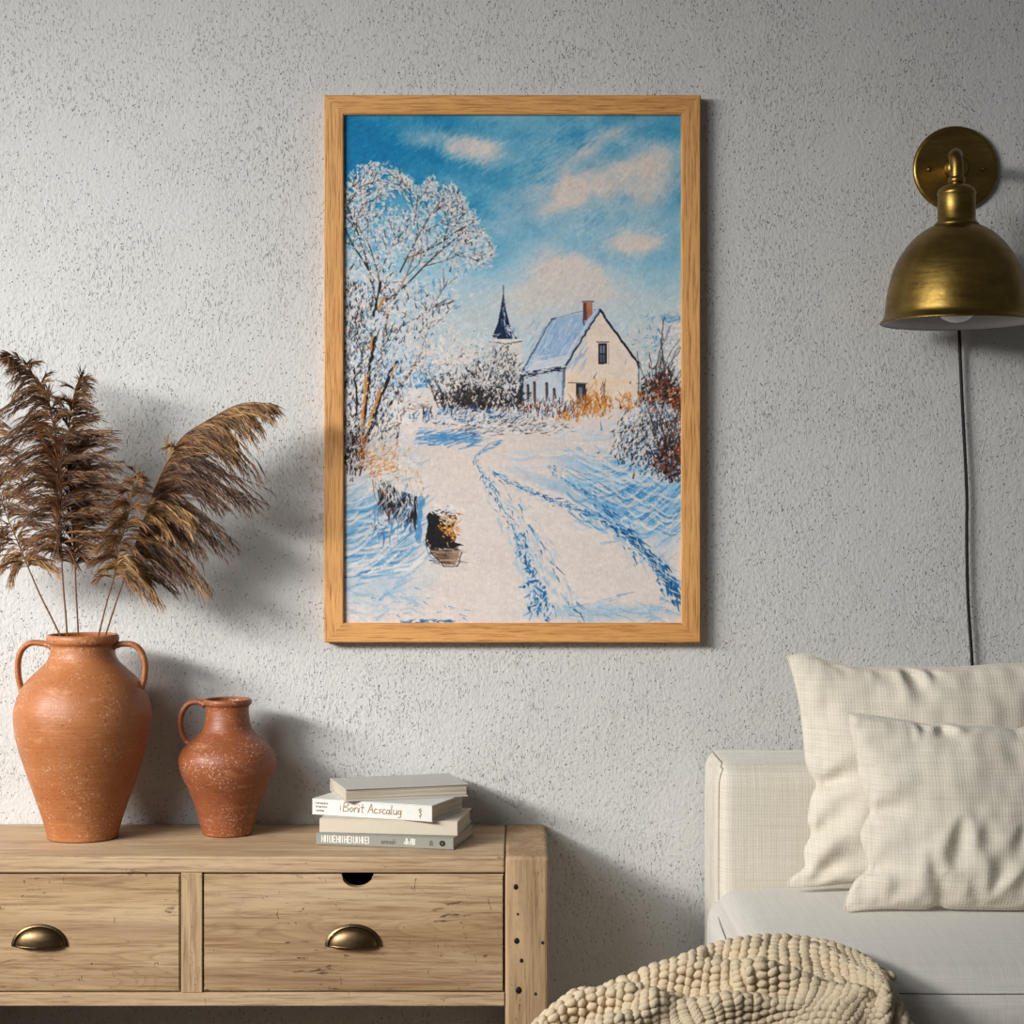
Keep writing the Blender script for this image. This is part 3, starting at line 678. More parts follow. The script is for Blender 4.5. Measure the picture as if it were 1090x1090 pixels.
    C.dabs(200, lambda: (r.uniform(365, 430), r.uniform(350, 470)), DK, 5, 1.1, -1.4, 0.8, 8, 0.6)
    C.dabs(900, lambda: (365+abs(r.normal(0, 34)), r.uniform(290, 440)), WH, 2.6, 3.0, -1.2, 0.7, 9, 1.5)
    C.dabs(130, lambda: (365+abs(r.normal(0, 34)), r.uniform(300, 450)), [(60, 138, 186), (110, 164, 200)], 3, 2.2, -1.2, 0.7, 9, 1.5)
    C.dabs(420, lambda: (365+abs(r.normal(0, 32)), r.uniform(300, 460)), DK, 4, 1.3, -1.4, 0.85, 8, 0.7)
    C.dabs(260, lambda: (r.uniform(430, 485), r.normal(372, 22)), WH+[(224, 206, 192)], 3, 2.4, -1.2, 0.7, 9, 1.5)
    C.dabs(260, inc(0.40), DK, 5, 1.5, -1.25, 0.85, 10, 0.6)
    # trunks with orange bark
    for p, wd, c in (([(383, 478), (388, 440), (392, 400), (398, 360)], 3.2, 0), ([(390, 470), (402, 430), (414, 400), (421, 385)], 3.2, 0), ([(378, 470), (379, 430), (377, 395)], 2.4, 0),
                     ([(384, 455), (387, 425), (390, 398)], 3.0, 1), ([(392, 452), (399, 430), (405, 412)], 2.4, 1), ([(394, 372), (396, 358)], 2.4, 1), ([(416, 400), (420, 388)], 2, 1), ([(402, 328), (408, 316)], 2.6, 1), ([(397, 336), (404, 300)], 2.4, 0)):
        C.line(p, wd, (26, 22, 24) if c == 0 else (196, 128, 56), 0.95, 0.9)
    C.dabs(120, lambda: (r.uniform(372, 425), r.uniform(380, 470)), WH, 4, 1.5, -1.3, 0.85, 8, 0.6)
    C.dabs(260, ell(376, 480, 13, 24), DK, 6, 1.6, -1.5, 0.9, 6, 0.3); C.dabs(130, ell(376, 470, 16, 24), WH, 4, 1.5, -1.3, 0.8, 8, 0.9)
    C.dabs(60, lambda: (r.normal(385, 3), r.uniform(465, 500)), OR+RB, 6, 1.6, -1.3, 0.85)
    C.dabs(120, ell(404, 458, 20, 14), WH+DK, 5, 1.2, -0.9, 0.75, 8, 0.6)
    # orange grass tuft
    C.dabs(420, lambda: (r.normal(416, 15), r.normal(490, 10)), WH, 5, 1.8, -0.8, 0.8, 8, 0.9); C.dabs(210, lambda: (r.normal(407, 11), r.normal(490, 8)), OR+[(226, 180, 120)], 4, 1.6, -0.8, 0.85, 12, 0.9); C.dabs(150, lambda: (r.normal(414, 14), r.normal(488, 10)), WH, 4, 1.6, -0.8, 0.85, 8, 0.9)
    C.dabs(60, lambda: (r.uniform(393, 450), r.normal(510, 9)), OR, 3, 1.1, 1.2, 0.7)
    # dark posts
    C.dabs(230, lambda: (lambda x: (x, 516+(x-402)*0.45+r.uniform(-6, 22)))(r.uniform(402, 443)), DK[:2], 10, 1.9, 1.5, 0.92, 6, 0.12)
    C.dabs(90, lambda: (lambda x: (x, 512+(x-402)*0.45+r.uniform(-8, 12)))(r.uniform(400, 445)), WH, 6, 1.3, 1.4, 0.85, 6, 0.3)
    C.dabs(90, lambda: (r.uniform(398, 440), r.normal(548, 12)), [(90, 150, 196), (60, 124, 176), (214, 212, 214)], 9, 2.0, 1.9, 0.7, 6, 0.5)
    C.dabs(30, lambda: (r.uniform(393, 420), r.uniform(520, 568)), OR+RB, 4, 1.2, 1.2, 0.8); C.line([(396, 510), (398, 530)], 1.1, (120, 84, 60), .7, .8)
    C.line([(445, 575), (446, 545), (448, 530)], 6, (70, 136, 186), 0.6, 1.0)
    # stump
    C.poly([(453, 549), (457, 543), (470, 541), (482, 543), (486, 552), (481, 562), (485, 571), (482, 580), (470, 584), (458, 580), (452, 570), (456, 560)], (24, 20, 20), 0.97)
    C.dabs(60, lambda: (453+r.uniform(0, 8), r.uniform(548, 578)), DK[:1], 5, 2.2, 1.6, 0.95, 4, 0.4)
    C.poly([(454, 576), (462, 583), (474, 585), (487, 582), (488, 592), (484, 600), (474, 601), (464, 595)], (146, 116, 94), 0.95, 26, 31, 20, 4)
    C.dabs(40, lambda: (r.uniform(456, 486), r.normal(580, 2)), DK[:1], 6, 2.0, 0.1, 0.9, 4, 0.3)
    C.dabs(70, lambda: (r.uniform(456, 488), r.uniform(584, 599)), [(96, 70, 56), (186, 158, 134), (50, 38, 34)], 9, 1.0, 0.15, 0.7, 8, 0.15)
    C.dabs(120, ell(478, 558, 10, 17), OR+[(226, 190, 140)], 3.2, 1.6, 0.3, 0.9, 12, 1.0); C.dabs(70, ell(470, 542, 16, 5), WH, 4, 1.8, 0.2, 0.9, 8, 0.6)
    C.dabs(20, ell(474, 553, 9, 3), WH, 4, 1.0, 0.0, 0.8); C.line([(452, 574), (460, 590), (472, 602), (486, 602), (491, 588)], 1.1, (40, 32, 32), 0.85, .7)
    C.line([(450, 575), (456, 590), (466, 600)], 1.2, (96, 150, 190), 0.7, .8)
    # impasto grain
    gr = (C.noise(4, 3, 2, 77)-0.5)*14+(C.noise(2.2, 2.2, 1, 78)-0.5)*10
    C.a = np.clip(C.a+gr[..., None], 0, 255)
    return C

PAINT_GAIN = 0.90
def canvas_mesh(name, x0, x1, z0, z1, y, C, m, parent):
    W, H = C.W, C.H; a = C.a/255.0
    la = np.where(a <= 0.04045, a/12.92, ((a+0.055)/1.055)**2.4)*PAINT_GAIN
    la = np.clip(la, 0, 0.92)
    xs = np.linspace(x0, x1, W); zs = np.linspace(z1, z0, H)
    lum = C.a.mean(axis=2); 
    co = np.zeros((H, W, 3), np.float32); co[..., 0] = xs[None, :]; co[..., 2] = zs[:, None]; co[..., 1] = y
    o = root_org(parent); co -= np.array(o, np.float32)
    idx = np.arange(H*W).reshape(H, W)
    q = np.stack([idx[:-1, :-1], idx[1:, :-1], idx[1:, 1:], idx[:-1, 1:]], -1).reshape(-1, 4)
    me = bpy.data.meshes.new(name)
    me.vertices.add(H*W); me.vertices.foreach_set('co', co.reshape(-1))
    me.loops.add(q.size); me.loops.foreach_set('vertex_index', q.reshape(-1).astype(np.int32))
    me.polygons.add(len(q)); me.polygons.foreach_set('loop_start', np.arange(0, q.size, 4, dtype=np.int32))
    me.update(calc_edges=True)
    at = me.color_attributes.new('pigment', 'FLOAT_COLOR', 'POINT')
    col = np.ones((H*W, 4), np.float32); col[:, :3] = la.reshape(-1, 3); at.data.foreach_set('color', col.reshape(-1))
    me.materials.append(m); ob = bpy.data.objects.new(name, me); COL.objects.link(ob); ob.parent = parent
    return ob

fx0, fx1, fz0, fz1 = -0.3303, 0.3320, 0.9004, 1.8633; RW = 0.0345; FY = -0.030
fr = empty('picture_frame', (0, 0, fz0), 'oak picture frame on the plaster wall holding a painted snowy village lane', 'picture')
def mitre(name, pts_o, pts_i, m):
    """a rail from outer edge pair to inner edge pair, square section with softened arrises"""
    bm = bmesh.new(); b = 0.0022
    prof = []
    v = []
    for (o_, i_) in zip(pts_o, pts_i):
        o_ = Vector((o_[0], 0, o_[1])); i_ = Vector((i_[0], 0, i_[1])); d = i_-o_
        ring = [o_+Vector((0, -0.001, 0)), o_+Vector((0, FY+b, 0)), o_+d*0.06+Vector((0, FY, 0)), i_-d*0.06+Vector((0, FY, 0)), i_+Vector((0, FY+b, 0)), i_+Vector((0, -0.001, 0))]
        v.append([bm.verts.new(p) for p in ring])
    n = 6
    for k in range(n):
        k2 = (k+1) % n; bm.faces.new((v[0][k], v[0][k2], v[1][k2], v[1][k]))
    bm.faces.new(v[0]); bm.faces.new(v[1][::-1])
    return bm_obj(name, bm, m, fr)
o4 = [(fx0, fz1), (fx1, fz1), (fx1, fz0), (fx0, fz0)]
i4 = [(fx0+RW, fz1-RW), (fx1-RW, fz1-RW), (fx1-RW, fz0+RW), (fx0+RW, fz0+RW)]
mitre('top_rail', (o4[0], o4[1]), (i4[0], i4[1]), M['oak_x']); mitre('side_rail', (o4[1], o4[2]), (i4[1], i4[2]), M['oak_z'])
mitre('bottom_rail', (o4[2], o4[3]), (i4[2], i4[3]), M['oak_x']); mitre('side_rail', (o4[3], o4[0]), (i4[3], i4[0]), M['oak_z'])
CV = paint()
canvas_mesh('painting', fx0+RW-.001, fx1-RW+.001, fz0+RW-.001, fz1-RW+.001, -0.022, CV, M['painting'], fr)

# ------------------------------------------------------------------ sideboard
TZ = 0.577; SF = -0.315
sb = empty('sideboard', (-0.51, -0.16, 0), 'low reclaimed pale wood sideboard with two drawers against the plaster wall', 'sideboard')
XL, XR = -1.0195, -0.0118
box('top_board', XL, XR, SF, -0.003, 0.551, TZ, M['board_x'], sb, 0.0025)
box('side_panel', XR+.0008, 0.0588, SF-.002, -0.003, 0, TZ+.0005, M['board_z'], sb, 0.006, 3)
box('side_panel', XL-.0705, XL-.0008, SF-.002, -0.003, 0, TZ+.0005, M['board_z'], sb, 0.006, 3)
box('bottom_rail', XL, XR, SF, SF+.03, 0.337, 0.3585, M['board_x'], sb, 0.0015)
box('bottom_board', XL, XR, SF+.03, -0.003, 0.340, 0.3585, M['dark_wood'], sb)
box('back_panel', XL, XR, -0.012, -0.003, 0.3585, 0.551, M['dark_wood'], sb)
box('divider', -0.5312, -0.4972, SF, -0.012, 0.3585, 0.551, M['board_z'], sb, 0.0012)
def pull(cx, z0, y, parent):
    vs_, fs = [], []; na, nb = 36, 12; rx, rz, dp = 0.040, 0.0305, 0.015
    for off in (0, 1):
        for j in range(nb+1):
            b = (PI/2)*j/nb
            for i in range(na+1):
                a = PI*i/na; q = 1-0.05*off
                vs_.append((cx+rx*q*math.cos(b)*math.cos(a), y-dp*q*math.sin(b)-.0005, z0+rz*q*math.cos(b)*math.sin(a)))
    w_ = na+1; half = w_*(nb+1)
    for j in range(nb):
        for i in range(na):
            a0 = j*w_+i; fs.append((a0, a0+1, a0+w_+1, a0+w_)); fs.append((half+a0, half+a0+w_, half+a0+w_+1, half+a0+1))
    for j in range(nb):
        for i in (0, na):
            a0 = j*w_+i; fs.append((a0, a0+w_, half+a0+w_, half+a0))
    cup = mk('cup_pull', vs_, fs, M['pull'], parent, True)
    # flange round the cup
    vs_, fs = [], []
    sec = [(0.98, 0.0), (1.0, 0.0035), (1.05, 0.0040), (1.07, 0.0024), (1.12, 0.0026), (1.15, 0.0)]
    for i in range(na+1):
        a = PI*i/na
        for (q, h) in sec: vs_.append((cx+(rx*q)*math.cos(a), y-h-.0004, z0+(rz*q)*math.sin(a)))
    ns = len(sec)
    for i in range(na):
        for k in range(ns-1): a0 = i*ns+k; fs.append((a0, a0+1, a0+ns+1, a0+ns))
    mk('flange', vs_, fs, M['pull'], cup, True)
def drawer(x0, x1, notch, pullx):
    z0, z1 = 0.3605, 0.5485; bm = bmesh.new(); yf, yb = SF+.0015, SF+.020
    pts = [(x0, z0), (x1, z0), (x1, z1)]
    if notch is not None:
        for i in range(21):
            a = PI*i/20; pts.append((notch+0.0262*math.cos(a), z1-0.0215*math.sin(a)))
    pts.append((x0, z1))
    f = [bm.verts.new((p[0], yf, p[1])) for p in pts]; b = [bm.verts.new((p[0], yb, p[1])) for p in pts]
    ff = bm.faces.new(f); bm.faces.new(b[::-1])
    for i in range(len(pts)):
        j = (i+1) % len(pts); bm.faces.new((f[i], b[i], b[j], f[j]))
    ed = [e for e in ff.edges]
    bmesh.ops.bevel(bm, geom=ed, offset=0.0016, segments=2, affect='EDGES')
    d = bm_obj('drawer', bm, M['drawer'], sb)
    bb = bmesh.new(); t = 0.008
    for q in ((x0+.012, x1-.012, yb, -.04, z0, z0+t), (x0+.012, x0+.012+t, yb, -.04, z0+t, z1-.03), (x1-.012-t, x1-.012, yb, -.04, z0+t, z1-.03), (x0+.012, x1-.012, -.04, -.04+t, z0, z1-.03)):
        box_bm(*q, bm=bb)
    bm_obj('drawer_box', bb, M['dark_wood'], d)
    pull(pullx, 0.4335, yf, d)
drawer(-1.0175, -0.5336, None, -0.758)
drawer(-0.4948, -0.0138, -0.2485, -0.2545)
for (px, py, r_) in ((549, 944, .0047), (550, 1001.5, .0052), (555, 1022.5, .0037), (552, 1054, .0060), (577.5, 1003.5, .0028), (551, 973, .0022), (570, 1058, .0026)):
    p = P(px, py, SF-.002); v, f = ico(p, (r_*.85, .0018, r_), 2); mk('nail', v, f, M['iron'], sb, True)

# ------------------------------------------------------------------ terracotta vases
def vase(name, cx, cy, ppm, prof_px, base_r, mat, label, handles, rim):
    t = empty(name, (cx, cy, TZ), label, 'vase' if len(handles) > 1 else 'jug')
    pts = [(r_/ppm, CAM_Z-(py-545)/ppm) for (r_, py) in prof_px]
    sm_ = [(p.x, p.y) for p in cr([Vector((a, b, 0)) for a, b in pts], 5)]
    out = sm_ + [(base_r, TZ+.0016), (base_r-.0015, TZ+.0004), (0.0005, TZ+.0004)]
    th = 0.006
    inner = [(max(.002, a-th), b) for a, b in sm_[2:]]
    inner = inner[::-1]
    prof = out[::-1]+[]
    full = [(0.0005, TZ+.0004), (base_r-.0015, TZ+.0004), (base_r, TZ+.0016)]+sm_[::-1]
    rz = sm_[0][1]; rr = sm_[0][0]
    full += [(rr-.0015, rz+.0006), (rr-.004, rz-.0005)]
    full += [(max(.004, a-th), b) for a, b in sm_[3:-3]]+[(0.0005, TZ+.012)]
    v, f = lathe(full, (cx, cy, 0), 96)
    mk('body', v, f, mat, t, True)
    for h in handles:
        hp = [P(a, b, cy) for a, b in h]
        c = cr(hp, 8); n = len(c)
        rad = [0.0052*(1.45 if i < 3 or i > n-4 else (1.15 if i < 6 or i > n-7 else 1.0)) for i in range(n)]
        v, f = tube(c, rad, 14, 1.7, up=(0, 1, 0)); mk('handle', v, f, mat, t, True)
    return t
LV = [(36.5, 675.5), (37.9, 677.5), (37.9, 682), (36.2, 684.6), (34.0, 686.5), (33.6, 690), (34.4, 697), (38, 704), (45, 711), (53, 718.5), (60.5, 726.5), (67, 738), (71, 751), (72.2, 763), (70.3, 781), (65, 802), (58.2, 823), (50, 847), (42.2, 870), (38, 885), (37, 890.5)]
vase('two_handled_vase', (88.2-545)/626.6, -0.14, 626.6, LV, 36.5/626.6, M['clay_a'], 'large terracotta vase with two handles holding dried reeds on the sideboard',
     [[(57, 688), (46, 685), (33, 684.5), (24, 691), (19.5, 703), (19.5, 718), (22, 731), (25, 740)], [(119, 688), (130, 685.5), (142, 686.5), (150.5, 694), (154.5, 706), (154, 720), (151, 732), (148, 741)]], None)
JV = [(24.6, 744), (25.8, 745.3), (25.8, 748), (24.4, 750), (22.8, 752), (22.6, 757), (23.5, 765), (25, 772), (28, 778), (34, 784), (42, 791), (48.5, 798), (51.7, 806.5), (51.2, 815), (48.3, 824), (43.6, 834), (39, 844), (34.3, 856), (30.2, 871), (27.3, 882), (26.2, 886)]
vase('one_handled_jug', (242.2-545)/620, -0.107, 620, JV, 25.8/620, M['clay_b'], 'smaller terracotta jug with one handle, empty, between the large vase and the books',
     [[(219, 749.5), (211, 747), (202, 748.5), (195, 756), (192, 767), (193.5, 779), (197.5, 787), (204, 793)]], None)

# ------------------------------------------------------------------ dried reeds
RR = random.Random(11)
def reed(name, label, mouth, stem_px, axis_px, yb, yt, spec, seed):
    """stem from the vase up through the pixel-traced line; the plume hangs from the axis"""
    R = random.Random(seed)
    t = empty(name, mouth, label, 'dried reed', 'dried reeds in the large vase')
    m = Vector(mouth)
    pts = [m, ]
    n = len(stem_px)+len(axis_px)
    allp = stem_px+axis_px
    for i, (a, b) in enumerate(allp):
        f = (i+1)/n; pts.append(P(a, b, yb+(yt-yb)*f))
    c = cr(pts, 8); k = len(c)
    v, f = tube(c, [0.0017*(1-0.75*i/k) for i in range(k)], 7); mk('stem', v, f, M['stem'], t, True)
    ax = c[8*len(stem_px):]
    L = [0]
    for i in range(1, len(ax)): L.append(L[-1]+(ax[i]-ax[i-1]).length)
    V, F, CC = [], [], []
    def at(s):
        q = s*L[-1]
        for i in range(1, len(ax)):
            if L[i] >= q:
                f_ = (q-L[i-1])/max(1e-6, L[i]-L[i-1]); return ax[i-1].lerp(ax[i], f_), (ax[i]-ax[i-1]).normalized()
        return ax[-1].copy(), (ax[-1]-ax[-2]).normalized()
    def blade(p, d, ln, wd, col, g):
        """narrow three-segment blade, bending towards g"""
        side = d.cross(Vector((R.uniform(-.3, .3), -1, R.uniform(-.3, .3)))).normalized()
        b0 = len(V); q = p.copy(); dd = d.copy(); ws = (0.45, 1.0, 0.75, 0.0)
        for i, w_ in enumerate(ws):
            s_ = side*wd*w_*0.5
            if q.y > -0.008: q.y = -0.008
            if w_ > 0: V.append(q-s_); V.append(q+s_); CC.extend([col, col])
            else: V.append(q.copy()); CC.append(col)
            dd = (dd+g*(0.16)).normalized(); q = q+dd*(ln/3)
        F.extend([(b0, b0+1, b0+3, b0+2), (b0+2, b0+3, b0+5, b0+4), (b0+4, b0+5, b0+6)])
    cols = spec['cols']
    for i in range(spec['n']):
        s = (i+R.random())/spec['n']
        p, tg = at(s)
        env = spec['env'](s)
        sd = spec['side'](s, R)              # preferred outward direction of the branchlet
        a = R.uniform(0, 2*PI)
        rnd = Vector((math.cos(a), 0.75*math.sin(a), R.uniform(-.4, .4)))
        d = (tg*spec['along']+sd*spec['bias']+rnd*spec['rnd']).normalized()
        g = spec['grav']
        ln = env*R.uniform(0.55, 1.15)
        steps = max(4, int(ln/0.011)); q = p.copy(); dd = d.copy(); path = [q.copy()]
        base = cols[R.randrange(len(cols))]
        for k_ in range(steps):
            dd = (dd+g*spec['droop']/steps*2.2).normalized(); q = q+dd*(ln/steps)
            if q.y > -0.012: q.y = -0.012
            path.append(q.copy())
            fr_ = (k_+1)/steps
            nb = spec['nb']
            for j in range(nb):
                an = R.uniform(0, 2*PI); rv = Vector((math.cos(an), math.sin(an), R.uniform(-.8, .8)))
                bd = (dd*1.0+rv*0.30).normalized()
                jt = R.uniform(0.72, 1.25); cc = tuple(min(1, x*jt) for x in base[:3])
                blade(q-dd*R.uniform(0, ln/steps), bd, R.uniform(.014, .030)*spec['bl'], R.uniform(.0011, .0021), cc, g)
        b0 = len(V)
        vv, ff = tube(path, 0.00045, 3, cap=False)
        V.extend(vv); F.extend([tuple(b0+x for x in q_) for q_ in ff]); CC.extend([tuple(x*.8 for x in base[:3])]*len(vv))
    # tufts: bundles of fine strands from the axis to a traced tip
    for tf in spec.get('tufts', []):
        s0, tx, ty, nn = tf[:4]; s0 = max(0.0, s0-spec.get('lead', 0)); tc = tf[4] if len(tf) > 4 else cols
        dep = (tf[5] if len(tf) > 5 else 0.0)
        for q_ in range(nn):
            ss = max(0.0, min(1, s0+R.uniform(-.045, .045))); p, tg = at(ss)
            E = P(tx, ty, p.y-dep+R.uniform(-.018, .018)); ln = (E-p).length
            E = p+(E-p)*R.choice([1.0, R.uniform(.62, 1.0), R.uniform(.8, 1.04)])+Vector((R.gauss(0, .075), R.gauss(0, .09), R.gauss(0, .075)))*ln
            cpt = p+tg*ln*R.uniform(.25, .45)+(E-p)*.22+Vector((R.gauss(0, .07), R.gauss(0, .10), R.gauss(0, .07)))*ln
            st = max(5, int(ln/.007)); base = tc[R.randrange(len(tc))]; path = []
            for k_ in range(st+1):
                u = k_/st; path.append(p*(1-u)**2+cpt*2*u*(1-u)+E*u*u)
            for k_ in range(1, st+1):
                dd = (path[k_]-path[k_-1]).normalized()
                for j in range(2):
                    an = R.uniform(0, 2*PI); rv = Vector((math.cos(an), .8*math.sin(an), R.uniform(-.9, .5)))
                    bd = (dd+rv*.27).normalized(); jt = R.uniform(.7, 1.3)
                    blade(path[k_]-dd*R.uniform(0, .006), bd, R.uniform(.012, .026), R.uniform(.0008, .0015), tuple(min(1, x*jt) for x in base[:3]), G)
            for q2 in path:
                if q2.y > -.012: q2.y = -.012
            b0 = len(V); vv, ff = tube(path, 0.00035, 3, cap=False)
            V.extend(vv); F.extend([tuple(b0+x for x in z_) for z_ in ff]); CC.extend([tuple(x*.8 for x in base[:3])]*len(vv))
    o = mk('plume', V, F, M['reed'], t)
    ca = o.data.color_attributes.new('pigment', 'FLOAT_COLOR', 'POINT')
    arr = np.ones((len(V), 4), np.float32); arr[:, :3] = np.array(CC, np.float32); ca.data.foreach_set('color', arr.reshape(-1))
    return t
brn = [lin((122, 82, 44)), lin((100, 64, 34)), lin((140, 98, 56)), lin((84, 54, 30))]
gld = [lin((172, 130, 78)), lin((150, 110, 62)), lin((128, 88, 48)), lin((104, 68, 36)), lin((186, 146, 92))]
vy = -0.14; vx = (88.2-545)/626.6
G = Vector((0, 0, -1))
def mouth(px, dy): return tuple(P(px, 760, vy+dy))
LR = lambda s, R: Vector((R.choice([-1, 1]), 0, 0.1))
drk = [lin((92, 58, 30)), lin((74, 44, 22)), lin((110, 70, 36)), lin((62, 38, 20))]
reed('dried_reed', 'dried reed at the far left of the vase, plume leaning out of view', mouth(104, .01), [(60, 668), (44, 636), (30, 604)], [(18, 575), (4, 540), (-6, 500), (-22, 455), (-40, 420)], -0.13, -0.12,
     dict(n=46, env=lambda s: 0.03+0.05*math.sin(PI*min(1, .25+s*.75))**.8, side=LR, along=.45, bias=.55, rnd=.45, grav=G, droop=.50, nb=3, bl=1.0, cols=brn,
          tufts=[(.02, 62, 606, 12, gld), (.04, 52, 596, 12), (.06, 12, 616, 14, gld), (.08, -3, 606, 12, gld), (.12, 44, 580, 14), (.18, 48, 560, 14), (.2, -6, 590, 12), (.3, 36, 546, 14), (.35, -10, 560, 12), (.42, 30, 525, 14), (.5, 24, 500, 14), (.55, -14, 530, 10), (.62, 16, 480, 14), (.7, 10, 462, 12), (.8, 4, 452, 10), (.9, -6, 440, 10)]), 1)
reed('dried_reed', 'tallest left-hand brown reed, its feathery tip bending to the left', mouth(76, -.01), [(71, 668), (68, 632), (66, 602)], [(65, 575), (63, 525), (59, 472), (55, 442), (50, 420), (38, 402), (24, 386), (10, 376)], -0.16, -0.16,
     dict(n=90, env=lambda s: 0.010+0.045*(1-s)**.75*min(1, .35+s*3.2), side=LR, along=.60, bias=.45, rnd=.42, grav=G, droop=.30, nb=3, bl=1.0, cols=brn+drk,
          tufts=[(.97, 9, 384, 8), (.92, 10, 394, 10), (.86, 13, 406, 10), (.80, 15, 419, 10), (.72, 4, 436, 16), (.66, 20, 447, 12), (.60, 15, 459, 12), (.55, 4, 473, 14), (.48, 9, 494, 14), (.42, 22, 503, 12), (.36, 15, 521, 14), (.28, 27, 532, 14), (.2, 30, 550, 14), (.12, 40, 570, 14), (.08, 34, 586, 10),
                 (.75, 66, 430, 6), (.62, 72, 440, 8), (.5, 80, 462, 10, drk), (.42, 86, 486, 14, drk), (.35, 88, 506, 14, drk), (.25, 84, 530, 12, drk), (.4, 48, 470, 10, drk), (.3, 44, 500, 12, drk), (.15, 60, 590, 12, drk), (.05, 82, 600, 8)]), 2)
reed('dried_reed', 'upright brown reed with a narrow pointed tip beside the left-bending one', mouth(86, .01), [(83, 668), (81, 630), (80, 602)], [(78, 575), (75, 525), (72, 484), (74, 451), (78, 423), (87, 402)], -0.13, -0.14,
     dict(n=90, env=lambda s: 0.010+0.050*(1-s)**.85*min(1, .35+s*3), side=LR, along=.60, bias=.45, rnd=.42, grav=G, droop=.30, nb=3, bl=1.0, cols=brn+drk,
          tufts=[(.97, 91, 408, 8), (.88, 93, 420, 8), (.84, 68, 424, 8), (.80, 96, 432, 10), (.75, 60, 437, 8), (.70, 101, 444, 12), (.62, 107, 456, 12), (.55, 120, 465, 14), (.48, 116, 479, 14), (.42, 125, 496, 16), (.36, 116, 509, 14), (.30, 130, 521, 16), (.24, 133, 536, 14), (.18, 127, 551, 14), (.12, 118, 568, 14), (.07, 108, 582, 12), (.03, 95, 595, 12), (.3, 100, 520, 16, drk), (.4, 96, 490, 16, drk), (.2, 100, 550, 14, drk), (.5, 92, 466, 12, drk)]), 3)
reed('dried_reed', 'short brown reed whose plume droops low at the right, under the golden plume', mouth(84, -.012), [(107, 668), (114, 640), (121, 616)], [(126, 590), (133, 560), (139, 532), (144, 503)], -0.17, -0.19,
     dict(n=40, env=lambda s: 0.008+0.045*(1-s)**.8, side=LR, along=.5, bias=.5, rnd=.4, grav=G, droop=.55, nb=3, bl=1.0, cols=brn+gld[2:4],
          tufts=[(.95, 149, 508, 6), (.9, 136, 512, 6), (.8, 156, 524, 10, drk), (.7, 126, 534, 10), (.6, 122, 553, 12), (.5, 112, 566, 12, drk), (.35, 104, 584, 14), (.2, 100, 596, 14), (.12, 110, 606, 12, gld), (.5, 158, 560, 14, drk), (.3, 150, 590, 14, drk), (.15, 150, 612, 14, gld), (.05, 164, 636, 16, gld), (.1, 140, 622, 10)]), 4)
reed('dried_reed', 'long golden brown reed arching far to the right with hanging fronds', mouth(86, .012), [(115, 668), (124, 640), (133, 614)], [(144, 580), (156, 545), (170, 508), (192, 468), (222, 447), (256, 430), (289, 429)], -0.13, -0.15,
     dict(n=90, env=lambda s: 0.008+0.050*(1-s)**.62*min(1, .5+s*3), side=lambda s, R: Vector((1, 0, -0.42)), along=.42, bias=.75, rnd=.30, grav=G, droop=.22, nb=3, bl=1.1, cols=gld+drk[:2], lead=.11,
          tufts=[(.99, 291, 436, 12, gld), (.95, 286, 446, 14, gld), (.90, 276, 456, 16, gld), (.86, 262, 444, 14, gld), (.84, 268, 466, 16, gld), (.80, 252, 473, 18, gld), (.76, 240, 462, 16, gld), (.72, 268, 503, 20, drk+gld[2:4]), (.68, 250, 488, 18, gld[1:4]), (.66, 232, 478, 16, gld), (.62, 236, 500, 18, drk), (.58, 215, 480, 16, gld[1:4]),  # upper tufts gold, lower ones dark: light and shade put into the colour
                 (.55, 270, 536, 20, drk), (.53, 252, 530, 18, drk), (.50, 235, 542, 20, drk), (.47, 224, 520, 18, drk), (.45, 205, 500, 16, brn), (.40, 243, 582, 22, drk), (.38, 226, 570, 20, drk), (.36, 205, 545, 18, drk), (.34, 190, 520, 14, drk), (.30, 214, 590, 20, drk), (.28, 196, 570, 18, drk), (.26, 180, 550, 16, drk),
                 (.22, 220, 628, 18, drk+gld), (.20, 200, 616, 20, drk), (.18, 186, 600, 18, drk), (.14, 172, 580, 16, drk), (.10, 190, 622, 12, drk), (.06, 168, 640, 16, gld), (.04, 158, 618, 12, gld), (.34, 182, 566, 26, gld, .03), (.40, 208, 560, 26, gld, .03), (.62, 180, 474, 8, gld)]), 5)

